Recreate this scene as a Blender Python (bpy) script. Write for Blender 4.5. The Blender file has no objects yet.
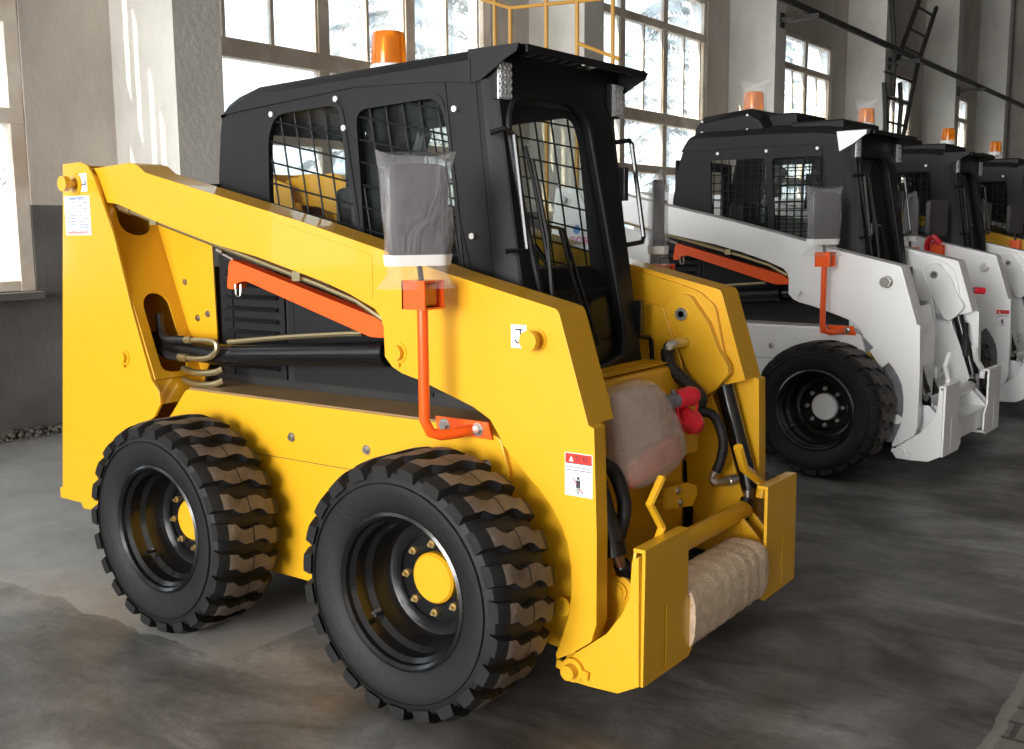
import bpy, bmesh, math, random
from mathutils import Vector, Matrix, geometry
random.seed(4)
C = bpy.context.scene.collection
PI = math.pi
sin, cos = math.sin, math.cos

# ------------------------------------------------------------------ materials
def mat(name, col, rough=.5, metal=0., coat=0., spec=.5, var=0., vscale=6., bump=0., bscale=40., alpha=1., trans=0., emis=None, es=0., dirt=None, dscale=2.):
    m = bpy.data.materials.new(name); m.use_nodes = True
    nt = m.node_tree; n = nt.nodes; b = n['Principled BSDF']
    def s(k, v):
        if k in b.inputs: b.inputs[k].default_value = v
    s('Base Color', (*col, 1)); s('Roughness', rough); s('Metallic', metal); s('Coat Weight', coat); s('Specular IOR Level', spec)
    s('Alpha', alpha); s('Transmission Weight', trans)
    if emis: s('Emission Color', (*emis, 1)); s('Emission Strength', es)
    tc = n.new('ShaderNodeTexCoord')
    if var > 0 or dirt:
        no = n.new('ShaderNodeTexNoise'); no.inputs['Scale'].default_value = vscale; no.inputs['Detail'].default_value = 5
        nt.links.new(tc.outputs['Object'], no.inputs['Vector'])
        r = n.new('ShaderNodeValToRGB')
        r.color_ramp.elements[0].position = .3; r.color_ramp.elements[1].position = .7
        r.color_ramp.elements[0].color = (*[c * (1 - var) for c in col], 1)
        r.color_ramp.elements[1].color = (*[min(1, c * (1 + var)) for c in col], 1)
        nt.links.new(no.outputs['Fac'], r.inputs['Fac'])
        out = r.outputs['Color']
        if dirt:
            no2 = n.new('ShaderNodeTexNoise'); no2.inputs['Scale'].default_value = dscale; no2.inputs['Detail'].default_value = 8
            nt.links.new(tc.outputs['Object'], no2.inputs['Vector'])
            r2 = n.new('ShaderNodeValToRGB'); r2.color_ramp.elements[0].position = .45; r2.color_ramp.elements[1].position = .68
            nt.links.new(no2.outputs['Fac'], r2.inputs['Fac'])
            mx = n.new('ShaderNodeMix'); mx.data_type = 'RGBA'
            nt.links.new(r2.outputs['Color'], mx.inputs[0]); nt.links.new(out, mx.inputs[6]); mx.inputs[7].default_value = (*dirt, 1)
            out = mx.outputs[2]
        nt.links.new(out, b.inputs['Base Color'])
    if bump > 0:
        nb = n.new('ShaderNodeTexNoise'); nb.inputs['Scale'].default_value = bscale; nb.inputs['Detail'].default_value = 4
        nt.links.new(tc.outputs['Object'], nb.inputs['Vector'])
        bp = n.new('ShaderNodeBump'); bp.inputs['Strength'].default_value = bump; bp.inputs['Distance'].default_value = .02
        nt.links.new(nb.outputs['Fac'], bp.inputs['Height']); nt.links.new(bp.outputs['Normal'], b.inputs['Normal'])
    return m

def film(name, col, opac, rough=.25, bump=.6, bscale=14., trans_tint=(1, 1, 1)):
    """thin clear sheet: part see-through, part milky gloss"""
    m = bpy.data.materials.new(name); m.use_nodes = True
    nt = m.node_tree; n = nt.nodes; n.clear()
    o = n.new('ShaderNodeOutputMaterial'); t = n.new('ShaderNodeBsdfTransparent'); t.inputs['Color'].default_value = (*trans_tint, 1)
    p = n.new('ShaderNodeBsdfPrincipled'); p.inputs['Base Color'].default_value = (*col, 1); p.inputs['Roughness'].default_value = rough
    mx = n.new('ShaderNodeMixShader'); mx.inputs[0].default_value = opac
    nt.links.new(t.outputs[0], mx.inputs[1]); nt.links.new(p.outputs[0], mx.inputs[2]); nt.links.new(mx.outputs[0], o.inputs['Surface'])
    if bump:
        tc = n.new('ShaderNodeTexCoord'); nb = n.new('ShaderNodeTexNoise'); nb.inputs['Scale'].default_value = bscale; nb.inputs['Detail'].default_value = 5
        nb.inputs['Distortion'].default_value = 1.2
        nt.links.new(tc.outputs['Object'], nb.inputs['Vector'])
        b = n.new('ShaderNodeBump'); b.inputs['Strength'].default_value = bump; b.inputs['Distance'].default_value = .03
        nt.links.new(nb.outputs['Fac'], b.inputs['Height']); nt.links.new(b.outputs['Normal'], p.inputs['Normal'])
    return m

def haze(name, op):
    m = bpy.data.materials.new(name); m.use_nodes = True; nt = m.node_tree; n = nt.nodes; n.clear()
    o = n.new('ShaderNodeOutputMaterial'); t = n.new('ShaderNodeBsdfTransparent'); tr = n.new('ShaderNodeBsdfTranslucent'); g = n.new('ShaderNodeBsdfGlossy')
    tr.inputs['Color'].default_value = (.86, .93, .97, 1); g.inputs['Roughness'].default_value = .05
    tc = n.new('ShaderNodeTexCoord'); no = n.new('ShaderNodeTexNoise'); no.inputs['Scale'].default_value = 2.2; no.inputs['Detail'].default_value = 6; no.inputs['Distortion'].default_value = .8
    mp = n.new('ShaderNodeMapping'); mp.inputs['Scale'].default_value = (1, .6, 2.2); nt.links.new(tc.outputs['Object'], mp.inputs[0]); nt.links.new(mp.outputs[0], no.inputs['Vector'])
    mr = n.new('ShaderNodeMapRange'); mr.inputs[1].default_value = .35; mr.inputs[2].default_value = .65; mr.inputs[3].default_value = op - .15; mr.inputs[4].default_value = op + .25
    nt.links.new(no.outputs['Fac'], mr.inputs[0])
    a = n.new('ShaderNodeMixShader'); nt.links.new(mr.outputs[0], a.inputs[0]); nt.links.new(t.outputs[0], a.inputs[1]); nt.links.new(tr.outputs[0], a.inputs[2])
    b = n.new('ShaderNodeMixShader'); b.inputs[0].default_value = .05; nt.links.new(a.outputs[0], b.inputs[1]); nt.links.new(g.outputs[0], b.inputs[2]); nt.links.new(b.outputs[0], o.inputs['Surface'])
    return m

M = {}
M['yellow'] = mat('yellow_paint', (.74, .39, .013), .34, coat=.35, bump=.03, bscale=9)
M['white'] = mat('white_paint', (.94, .945, .95), .3, coat=.35, bump=.02, bscale=9)
M['orange'] = mat('orange_paint', (.93, .105, .008), .35, coat=.3)
M['black'] = mat('satin_black_paint', (.0085, .0088, .0105), .55, spec=.3, bump=.05, bscale=90)
M['gloss_black'] = mat('gloss_black_paint', (.006, .006, .007), .25, coat=.15)
M['dark'] = mat('dark_engine_metal', (.012, .011, .010), .6, var=.4, vscale=12)
M['steel'] = mat('zinc_steel', (.62, .61, .58), .3, metal=1.)
M['brass'] = mat('yellow_zinc_tube', (.50, .42, .24), .34, metal=.9)
M['bolt_gold'] = mat('gold_zinc_bolt', (.75, .55, .25), .35, metal=.9)
M['rubber'] = mat('tyre_rubber', (.0085, .0085, .009), .62, spec=.35, var=.2, vscale=10, bump=.1, bscale=60)
M['dusty'] = mat('dusty_tread_rubber', (.125, .098, .078), .62, var=.35, vscale=14, bump=.2, bscale=50)
M['worn'] = mat('worn_brown_rubber', (.060, .047, .040), .7, var=.35, vscale=8, bump=.2, bscale=40)
M['hose'] = mat('spiral_hose', (.010, .010, .011), .45, bump=.3, bscale=120)
M['red'] = mat('red_plastic', (.75, .02, .04), .3)
M['amber'] = mat('amber_plastic', (1., .27, .01), .15, trans=.55)
M['amberlamp'] = mat('amber_lens', (.55, .10, .01), .15, coat=.5)
M['lens'] = mat('clear_lens', (.8, .82, .85), .1, metal=.6)
M['whiteplastic'] = mat('white_plastic', (.75, .75, .74), .4)
M['paper'] = mat('sticker_paper', (.82, .83, .86), .4)
M['ink'] = mat('sticker_ink', (.03, .03, .04), .5)
M['greyink'] = mat('grey_print', (.20, .26, .45), .5)
M['redink'] = mat('red_print', (.80, .035, .02), .4)
M['pinkink'] = mat('pink_print', (.85, .10, .25), .4)
M['blueink'] = mat('blue_print', (.12, .30, .75), .4)
M['fendergrey'] = mat('grey_undercoat', (.22, .23, .25), .5, var=.25, vscale=8)
M['ledge'] = mat('brownish_yellow_paint', (.26, .17, .075), .45, var=.12, vscale=9)  # browner, darker tone than the body yellow, for the ledge tops
M['glass'] = film('cab_glass', (.02, .025, .025), .14, .03, 0, trans_tint=(.93, .95, .94))
M['pane'] = haze('hazy_window_glass', .26)  # dirty-glass film; its milky haze also paints the washed-out glare outside
M['bag'] = film('grey_plastic_film', (.40, .39, .41), .34, .2, .7, 8.)
M['clearbag'] = film('thin_clear_film', (.80, .78, .76), .16, .2, .8, 14.)
M['bubble'] = film('bubble_wrap_film', (.90, .76, .68), .30, .10, .55, 20.)
M['mesh_wrap'] = mat('woven_plastic_wrap', (.70, .54, .38), .5, var=.18, vscale=30, bump=.5, bscale=150)
M['tape'] = mat('white_tape', (.85, .84, .82), .5)
M['mirrorgrey'] = mat('mirror_housing', (.055, .05, .052), .4)
M['pinkthing'] = mat('red_label_box', (.80, .14, .10), .5, var=.5, vscale=12)
M['beige'] = mat('kraft_carton', (.42, .30, .18), .6, var=.1)
M['frame'] = mat('window_frame_paint', (.80, .73, .64), .55, var=.2, vscale=3, dirt=(.60, .48, .38), dscale=1.7)
M['yellowpipe'] = mat('ochre_pipe_paint', (.55, .28, .04), .5)
M['iron'] = mat('old_dark_iron', (.030, .026, .022), .6, var=.3)
M['seat'] = mat('black_vinyl_seat', (.015, .015, .016), .45)
M['rubble'] = mat('grey_rubble', (.10, .09, .075), .9, var=.4, vscale=9)
M['bark'] = mat('tree_bark', (.20, .17, .15), .9)
M['needles'] = mat('frosted_needles', (.10, .13, .14), .9, var=.3, vscale=3)
M['snow'] = mat('outdoor_ground', (.22, .23, .24), .9, var=.1, vscale=.5)

# ------------------------------------------------------------------ mesh builder
def orient(ax):
    ax = Vector(ax).normalized(); h = Vector((0, 0, 1)) if abs(ax.z) < .9 else Vector((1, 0, 0))
    u = ax.cross(h).normalized(); v = ax.cross(u).normalized(); return u, v

class MB:
    def __init__(s): s.v = []; s.f = []; s.m = []
    def add(s, vs, fs, mi=0):
        k = len(s.v); s.v += [tuple(x) for x in vs]; s.f += [tuple(i + k for i in f) for f in fs]; s.m += [mi] * len(fs); return s
    def box(s, x0, x1, y0, y1, z0, z1, mi=0):
        vs = [(x, y, z) for x in (x0, x1) for y in (y0, y1) for z in (z0, z1)]
        return s.add(vs, [(0, 1, 3, 2), (4, 6, 7, 5), (0, 4, 5, 1), (2, 3, 7, 6), (0, 2, 6, 4), (1, 5, 7, 3)], mi)
    def obox(s, c, u, v, w, a, b, h, mi=0):
        c, u, v, w = Vector(c), Vector(u).normalized(), Vector(v).normalized(), Vector(w).normalized()
        vs = [c + u * i * a / 2 + v * j * b / 2 + w * k * h / 2 for i in (-1, 1) for j in (-1, 1) for k in (-1, 1)]
        return s.add(vs, [(0, 1, 3, 2), (4, 6, 7, 5), (0, 4, 5, 1), (2, 3, 7, 6), (0, 2, 6, 4), (1, 5, 7, 3)], mi)
    def bar(s, a, b, w, h=None, up=(0, 0, 1), mi=0):
        a, b = Vector(a), Vector(b); d = (b - a); L = d.length; d.normalize(); up = Vector(up)
        if abs(d.dot(up)) > .95: up = Vector((1, 0, 0))
        sd = d.cross(up).normalized(); u2 = sd.cross(d)
        return s.obox((a + b) / 2, d, sd, u2, L, w, h or w, mi)
    def plate(s, outline, holes, o, u, v, t, mi=0):
        """flat plate: 2D outline and holes in frame (o,u,v), extruded by vector t"""
        o, u, v, t = Vector(o), Vector(u), Vector(v), Vector(t)
        if not holes:
            P = [o + u * p[0] + v * p[1] for p in outline]; n = len(P)
            return s.add(P + [p + t for p in P], [tuple(range(n))[::-1], tuple(range(n, 2 * n))] + [(i, (i + 1) % n, (i + 1) % n + n, i + n) for i in range(n)], mi)
        loops = [[Vector((p[0], p[1], 0)) for p in L] for L in [outline] + list(holes)]
        tris = geometry.tessellate_polygon(loops)
        flat = [p for L in loops for p in L]; n = len(flat)
        P = [o + u * p.x + v * p.y for p in flat]
        vs = P + [p + t for p in P]
        nrm = u.cross(v).dot(t)
        fs = []
        for a, b, c in tris:
            ar = (flat[b] - flat[a]).cross(flat[c] - flat[a]).z
            if abs(ar) < 1e-12: continue
            if (ar > 0) == (nrm > 0): fs += [(a, c, b), (a + n, b + n, c + n)]
            else: fs += [(a, b, c), (a + n, c + n, b + n)]
        k = 0
        for L in loops:
            m_ = len(L)
            for i in range(m_):
                j = (i + 1) % m_; fs.append((k + i, k + j, k + j + n, k + i + n))
            k += m_
        return s.add(vs, fs, mi)
    def slab(s, prof, w0, w1, mi=0, holes=()):
        """(x,z) profile spanning w0..w1 across the machine"""
        return s.plate(prof, holes, (0, w0, 0), (1, 0, 0), (0, 0, 1), (0, w1 - w0, 0), mi)
    def rings(s, R, mi=0, closed=True, cap=True):
        k = len(s.v); n = len(R[0])
        vs = [p for r in R for p in r]; fs = []
        for i in range(len(R) - 1):
            for j in range(n if closed else n - 1):
                a, b = i * n + j, i * n + (j + 1) % n; fs.append((a, b, b + n, a + n))
        if cap: fs += [tuple(range(n))[::-1], tuple((len(R) - 1) * n + j for j in range(n))]
        return s.add(vs, fs, mi)
    def tube(s, pts, r, n=10, mi=0, cap=True):
        pts = [Vector(p) for p in pts]; R = []; u = None
        for i, p in enumerate(pts):
            d = (pts[min(i + 1, len(pts) - 1)] - pts[max(i - 1, 0)]).normalized()
            if u is None: u, _ = orient(d)
            u = (u - d * u.dot(d)).normalized(); v = d.cross(u)
            rr = r[i] if isinstance(r, (list, tuple)) else r
            R.append([p + (u * cos(2 * PI * k / n) + v * sin(2 * PI * k / n)) * rr for k in range(n)])
        return s.rings(R, mi, True, cap)
    def lathe(s, prof, o, ax, n=32, mi=0, cap=False):
        """prof = [(radius, distance along axis)]"""
        o = Vector(o); ax = Vector(ax).normalized(); u, v = orient(ax)
        R = [[o + ax * h + (u * cos(2 * PI * k / n) + v * sin(2 * PI * k / n)) * r for k in range(n)] for r, h in prof]
        return s.rings(R, mi, True, cap)
    def cyl(s, a, b, r, n=16, mi=0): return s.tube([a, b], r, n, mi)
    def hexbolt(s, c, ax, r=.012, h=.008, mi=0, washer=True):
        c = Vector(c); ax = Vector(ax).normalized()
        if washer: s.cyl(c, c + ax * h * .3, r * 1.55, 14, mi)
        return s.cyl(c, c + ax * h, r, 6, mi)
    def build(s, name, mats, parent=None, bevel=0., seg=2, loc=None):
        me = bpy.data.meshes.new(name); me.from_pydata(s.v, [], s.f)
        for m in (mats if isinstance(mats, (list, tuple)) else [mats]): me.materials.append(M[m] if isinstance(m, str) else m)
        for p, k in zip(me.polygons, s.m): p.material_index = k; p.use_smooth = True
        bm = bmesh.new(); bm.from_mesh(me); bmesh.ops.recalc_face_normals(bm, faces=bm.faces); bm.to_mesh(me); bm.free()
        me.set_sharp_from_angle(angle=math.radians(32)); me.update()
        o = bpy.data.objects.new(name, me); C.objects.link(o)
        if parent is not None: o.parent = parent
        if loc: o.location = loc
        if bevel:
            b = o.modifiers.new('edge', 'BEVEL'); b.width = bevel; b.segments = seg; b.limit_method = 'ANGLE'; b.angle_limit = math.radians(40)
            b.harden_normals = True
        return o

def smooth_path(pts, n=6):
    pts = [Vector(p) for p in pts]; out = []
    P = [pts[0] * 2 - pts[1]] + pts + [pts[-1] * 2 - pts[-2]]
    for i in range(1, len(P) - 2):
        for k in range(n):
            t = k / n; a, b, c, d = P[i - 1], P[i], P[i + 1], P[i + 2]
            out.append(.5 * ((2 * b) + (c - a) * t + (2 * a - 5 * b + 4 * c - d) * t * t + (3 * b - a - 3 * c + d) * t ** 3))
    return out + [pts[-1]]

def round_corners(pts, r, n=5):
    """fillet every corner of a 2D polygon"""
    out = []; m = len(pts)
    for i in range(m):
        p, a, b = Vector(pts[i][:2]), Vector(pts[i - 1][:2]), Vector(pts[(i + 1) % m][:2])
        ri = pts[i][2] if len(pts[i]) > 2 else r
        da, db = (a - p), (b - p); ra = min(ri, da.length * .45); rb = min(ri, db.length * .45)
        if ri <= 0: out.append((p.x, p.y)); continue
        s_, e_ = p + da.normalized() * ra, p + db.normalized() * rb
        for k in range(n + 1):
            t = k / n; qd = s_ * (1 - t) ** 2 + p * 2 * t * (1 - t) + e_ * t * t; out.append((qd.x, qd.y))
    return out

def circle(c, r, n=20): return [(c[0] + r * cos(2 * PI * k / n), c[1] + r * sin(2 * PI * k / n)) for k in range(n)]

def tag(o, label=None, cat=None, group=None, kind=None):
    if label: o['label'] = label
    if cat: o['category'] = cat
    if group: o['group'] = group
    if kind: o['kind'] = kind
    return o

def thing(name, label, cat, loc=(0, 0, 0), rz=0, group=None):
    o = bpy.data.objects.new(name, None); o.empty_display_size = .2; C.objects.link(o)
    o.location = loc; o.rotation_euler = (0, 0, rz); return tag(o, label, cat, group)

def text_mesh(body, size, o, u, v, mname, name, parent, thick=.0006):
    cu = bpy.data.curves.new('writing', 'FONT'); cu.body = body; cu.size = size; cu.align_x = 'CENTER'; cu.align_y = 'CENTER'; cu.extrude = thick
    tmp = bpy.data.objects.new('writing_source', cu); C.objects.link(tmp)
    dg = bpy.context.evaluated_depsgraph_get(); dg.update()
    me = bpy.data.meshes.new_from_object(tmp.evaluated_get(dg)); bpy.data.objects.remove(tmp); bpy.data.curves.remove(cu)
    u, v = Vector(u).normalized(), Vector(v).normalized(); w = u.cross(v)
    me.transform(Matrix((u, v, w)).transposed().to_4x4()); me.transform(Matrix.Translation(Vector(o)))
    me.materials.clear(); me.materials.append(M[mname])
    ob = bpy.data.objects.new(name, me); C.objects.link(ob); ob.parent = parent; return ob

# ------------------------------------------------------------------ wheel
RT = .386; TW = .262
def tyre_mesh(worn, seed):
    mb = MB(); rr = .228; wk = .010 if worn else 0
    # carcass, lathed about the axle; y=0 is the outer sidewall
    prof = [(rr, .022), (rr + .012, .012), (rr + .03, .006), (.29, -.004), (.325, .000), (.346, .010), (.356 + wk, .028), (.360 + wk, .06),
            (.362 + wk, TW / 2), (.360 + wk, TW - .06), (.356 + wk, TW - .028), (.346, TW - .01), (.325, TW), (.29, TW + .004), (rr + .03, TW - .006), (rr, TW - .022)]
    mb.lathe([(r, y) for r, y in prof], (0, 0, 0), (0, 1, 0), 72)
    # moulded ring on the sidewall
    for r0 in (.318,): mb.lathe([(r0 - .003, .003), (r0, -.008), (r0 + .003, .003)], (0, 0, 0), (0, 1, 0), 72)
    N = 23; depth = 0 if worn else .021
    def P(s_, y, r): a = s_ / RT; return (r * sin(a), y, r * cos(a))
    pitch = 2 * PI * RT / N
    for row in (0, 1):
        for i in range(N):
            s0 = (i + .5 * row) * pitch; th = pitch * (.60 if not worn else .74)
            # bar centreline across the tread: shoulder -> kink -> past the middle
            cl = [(-.004, -.010), (.030, -.002), (.060, .002), (.078, .020), (.095, .028), (.129, .028)]
            ths = [th * .98, th * .98, th * .92, th * .84, th * .86, th * .9]
            top = RT if not worn else .380
            A = []; B = []
            for (y, ds), t_ in zip(cl, ths):
                yy = y if row == 0 else TW - y
                dd = ds if row == 0 else -ds
                if y < 0: rt, rb = top - .020, .335
                elif y < .031: rt, rb = top - .004, .352
                else: rt, rb = top, .354
                A.append([P(s0 + dd - t_ / 2 - .004, yy, rb), P(s0 + dd - t_ / 2 + .003, yy, rt), P(s0 + dd, yy, rt + .001), P(s0 + dd + t_ / 2 - .003, yy, rt), P(s0 + dd + t_ / 2 + .004, yy, rb)])
            n = 5; k = len(mb.v); vs = [p for r in A for p in r]; fs = []; ms = []
            for a in range(len(A) - 1):
                for b in range(4): fs.append((a * n + b, a * n + b + 1, (a + 1) * n + b + 1, (a + 1) * n + b)); ms.append(1 if b in (1, 2) and a > 0 else 0)
            fs += [(0, 1, 2, 3, 4), tuple((len(A) - 1) * n + b for b in range(5))]; ms += [0, 0]
            mb.v += vs; mb.f += [tuple(x + k for x in f) for f in fs]; mb.m += ms
    return mb

def add_wheel(root, x, side, hubmat, worn=False, rot=0.):
    """side -1 near flank, +1 far flank; wheel faces outward"""
    w = bpy.data.objects.new('wheel', None); C.objects.link(w); w.parent = root; w.location = (x, side * (.915 if x > -.5 else .90), .383 if x > -.5 else .375); w.scale = (1.022,) * 3 if x > -.5 else (1, 1, 1)
    w.rotation_euler = (0, rot, 0 if side < 0 else PI); w.empty_display_size = .1
    key = 'worn' if worn else 'new'
    if key not in WM:
        o = tyre_mesh(worn, 1).build('tyre', ['rubber', 'worn' if worn else 'dusty'], w); WM[key] = o.data
    else:
        o = bpy.data.objects.new('tyre', WM[key]); C.objects.link(o); o.parent = w
    rm = MB()
    rm.lathe([(.231, .030), (.231, .016), (.222, .012), (.213, .020), (.210, .034), (.198, .046), (.196, .085), (.182, .100), (.178, .150), (.168, .166), (.150, .172), (.128, .168), (.128, .176), (.082, .176), (.080, .190), (.0, .190)], (0, 0, 0), (0, 1, 0), 48)
    rm.lathe([(.213, .03), (.222, TW - .02), (.228, TW - .012)], (0, 0, 0), (0, 1, 0), 32)
    rm.tube([(.17 * cos(4.0), .09, .17 * sin(4.0)), (.16 * cos(4.0), .045, .16 * sin(4.0))], .006, 8)
    rim = rm.build('rim', 'gloss_black', w)
    hb = MB(); hb.lathe([(.077, .19), (.077, .168), (.070, .160), (.0, .158)], (0, 0, 0), (0, 1, 0), 32); hb.cyl((0, .159, 0), (0, .156, 0), .004, 8)
    hb.build('hub_cap', hubmat, w)
    for i in range(8):
        a = 2 * PI * i / 8 + .2; bm_ = MB(); c = Vector((.104 * cos(a), .176, .104 * sin(a)))
        bm_.cyl(c, c + Vector((0, -.012, 0)), .0125, 6); bm_.cyl(c, c + Vector((0, -.024, 0)), .006, 8)
        bm_.build('lug_nut', 'bolt_gold' if hubmat == 'yellow' else 'steel', w)
    vv = MB(); vv.cyl((-.13, .10, -.13), (-.145, .07, -.145), .007, 8); vv.cyl((-.145, .07, -.145), (-.15, .055, -.15), .005, 8); vv.build('valve', 'steel', w)
    return w
WM = {}

# ------------------------------------------------------------------ loader
ARM_TOP = [(-1.97, 1.60), (-1.945, 1.645), (-1.89, 1.668), (-1.80, 1.672), (-1.609, 1.683), (-1.56, 1.672), (-1.512, 1.642), (-.670, 1.451), (-.281, 1.353), (-.05, 1.292)]
ARM_UNDER = [(.158, .79), (.150, .81), (.115, .858), (.051, .891), (-.154, .954), (-.235, .972), (-.275, .990), (-.305, 1.02), (-.308, 1.113), (-.318, 1.145), (-.345, 1.172), (-.456, 1.216), (-.612, 1.264), (-.796, 1.312), (-1.126, 1.375), (-1.466, 1.460), (-1.70, 1.528), (-1.90, 1.548)]
ARM_FRONT = [(.335, 1.203), (.352, 1.198), (.362, 1.186), (.460, .876)]
ARC = [(.349, .180), (.372, .24), (.392, .30), (.404, .38), (.402, .46), (.390, .525), (.368, .575), (.335, .625), (.290, .672), (.25, .705), (.205, .745)]
OUTER = None
LUG = [(.25, 1.222), (.300, 1.190), (.338, 1.157), (.362, 1.12), (.376, 1.091), (.422, .965), (.400, .915), (.345, .845), (.29, .80)]
OUTER = ARM_TOP + ARM_FRONT + [(.478, .870), (.488, .56), (.488, .30), (.470, .245), (.405, .195), (.352, .165)] + ARC + ARM_UNDER
INLEG = [(.19, .90), (.33, .83), (.40, .66), (.449, .514), (.479, .425), (.46, .30), (.44, .12), (.40, .095), (.35, .12), (.31, .30), (.25, .42), (.235, .64)]
FENDER = [(.02, .815), (.15, .80), (.25, .715), (.34, .63), (.40, .52), (.415, .40), (.40, .27), (.355, .18), (.22, .19), (.22, .50), (.02, .65)]

def sl(mb, prof, a, b, s, mi=0, holes=()):
    """slab between |w|=a and |w|=b on side s"""
    return mb.slab(prof, s * a, s * b, mi, holes)

def make_loader(name, label, paint, loc, rz, group, full=True, ac=False, worn=False, perforated=True, detail=True, seed=0):
    L = thing(name, label, 'loader', loc, rz, group)
    P_, hub = paint, paint
    rod = random.Random(seed)
    bolts = []
    # ---- chassis
    c = MB()
    for s in (-1, 1):
        sl(c, round_corners([(-1.47, .71), (-1.365, .822), (.02, .822), (.135, .80), (.165, .70), (.165, .60), (.165, .25), (.15, .185), (-1.90, .185), (-2.05, .27), (-2.05, .50), (-1.60, .62)], .02, 3), .36, .58, s)
    c.build('chassis', P_, L, .004)
    for s in (-1, 1):
        e = MB()
        sl(e, [(-1.36, .822), (.02, .822), (-.02, .829), (-1.35, .829)], .36, .572, s)
        # pressed seam along the flank
        sl(e, [(-1.05, .618), (-.02, .622), (-.02, .624), (-1.05, .620)], .58, .5812, s, 1)
        e.build('chassis_ledge', ['ledge' if P_ == 'yellow' else P_, 'ink'], L)
    u = MB(); u.box(-1.95, .20, -.355, .355, .20, .70); u.box(-1.55, -.12, -.34, .34, .70, 1.28)
    u.box(-1.35, .0, -.37, .37, .70, 1.20); u.build('engine_compartment', 'dark', L)
    f = MB()
    f.slab(round_corners([(.10, .90), (.16, .935), (.235, .925), (.275, .76), (.275, .24), (.23, .20), (.18, .24), (.18, .70), (.10, .86)], .015, 3), -.345, .345)
    for s in (-1, 1): sl(f, [(.0, .822), (-.02, 1.16), (.16, 1.13), (.235, .93), (.275, .70), (.20, .64)], .402, .414, s)
    f.build('front_panel', P_, L, .004)
    st = MB(); st.box(.07, .225, -.345, .345, .936, .941)
    for k in range(5): st.box(.105 + .022 * k, .115 + .022 * k, -.32, .32, .941, .945)
    st.build('step_tread', P_ if P_ == 'yellow' else 'fendergrey', L)
    # louvred engine grille on both flanks
    for s in (-1, 1):
        g = MB(); sl(g, [(-1.385, .86), (-1.02, .86), (-1.02, 1.32), (-1.385, 1.38)], .372, .380, s)
        for k in range(9):
            z = .90 + k * .045; g.obox((-1.20, s * .388, z), (1, 0, 0), (0, s, -.7), (0, .7, s), .30, .022, .004)
        sl(g, [(-.98, .86), (-.30, .86), (-.30, 1.10), (-.98, 1.28)], .372, .378, s)
        g.build('side_grille', 'black', L)
    # ---- bolts on the flank
    for s in (-1, 1):
        for x, z in ((-.781, .701), (-.419, .698), (.082, .711)):
            b = MB(); b.hexbolt((x, s * .58, z), (0, s, 0), .011, .012); b.build('bolt', 'steel', L)
    # ---- rear towers
    TX = [(-2.02, 1.693), (-1.90, 1.696), (-1.85, 1.682), (-1.815, 1.640), (-1.70, 1.41), (-1.614, 1.135), (-1.508, .854), (-1.462, .805), (-1.458, .762), (-1.50, .71), (-1.575, .67), (-1.64, .58), (-1.66, .42), (-1.80, .27), (-2.03, .262), (-2.045, .285), (-2.20, .285), (-2.20, .33), (-2.18, .335)]
    for s in (-1, 1):
        t = MB(); sl(t, TX, .618, .63, s)
        sl(t, [(-2.0, 1.69), (-1.815, 1.63), (-1.76, 1.463), (-1.40, 1.372), (-1.392, 1.0), (-1.48, .84), (-1.60, .60), (-2.14, .40)], .392, .40, s)
        # forward web with the slots for the arm and the hoses
        p0, p1 = Vector((-1.825, 0, 1.640)), Vector((-1.505, 0, .850)); ln = (p1 - p0).length; ud = (p1 - p0) / ln
        W = []
        W += [(.618, 0), (.575, 0), (.572, .15)]
        for k in range(9):
            a = PI * k / 8; W.append((.50 + .072 * cos(a), .20 + .055 * sin(a)))
        W += [(.428, .10), (.40, .10), (.40, ln), (.618, ln)]
        hole = []
        for k in range(9): a = PI + PI * k / 8; hole.append((.515 + .060 * cos(a), .56 + .06 * sin(a)))
        for k in range(9): a = PI * k / 8; hole.append((.515 + .060 * cos(a), .80 + .03 * sin(a)))
        t.plate(W, [hole], p0, (0, s, 0), ud, Vector((-.790, 0, -.32)) * -.008)
        # lower return of the web down behind the tyre and the back plate
        t.plate([(.618, 0), (.40, 0), (.40, .1), (.618, .1)], [], p1, (0, s, 0), Vector((.045, 0, -.09)).normalized(), (-.008, 0, 0))
        t.plate([(.625, 0), (.395, 0), (.395, 1.33), (.625, 1.33)], [], (-2.0, 0, 1.69), (0, s, 0), Vector((-.155, 0, -1.35)).normalized(), (.008, 0, 0))
        t.plate([(.625, 0), (.395, 0), (.395, .17), (.625, .17)], [], (-2.0, 0, 1.69), (0, s, 0), (1, 0, -.01), (0, 0, .008)) if False else None
        # weld bead where the inner plate meets the web
        t.tube([(-1.765 + .012, s * .402, 1.463), (-1.60, s * .402, 1.02)], .006, 6)
        t.build('rear_tower', P_, L, .003)
        pin = MB(); pin.cyl((-1.935, s * .63, 1.611), (-1.935, s * .675, 1.611), .017, 16); pin.cyl((-1.935, s * .668, 1.611), (-1.935, s * .692, 1.611), .030, 20)
        pin.lathe([(.045, 0), (.042, .006), (.02, .008)], (-1.935, s * .63, 1.611), (0, s, 0), 20); pin.build('pivot_pin', P_, L)
        pn = MB(); pn.cyl((-1.671, s * .63, .931), (-1.671, s * .648, .931), .020, 18); pn.cyl((-1.671, s * .63, .931), (-1.671, s * .634, .931), .031, 18); pn.cyl((-1.671, s * .632, .897), (-1.671, s * .642, .897), .007, 8)
        pn.build('cylinder_pin', P_, L)
        for x, z in ((-1.577, 1.218), (-1.506, 1.076), (-1.442, 1.095)):
            b = MB(); b.hexbolt((x, s * .40, z), (0, s, 0), .009, .008); b.build('bolt', 'steel', L)
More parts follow.
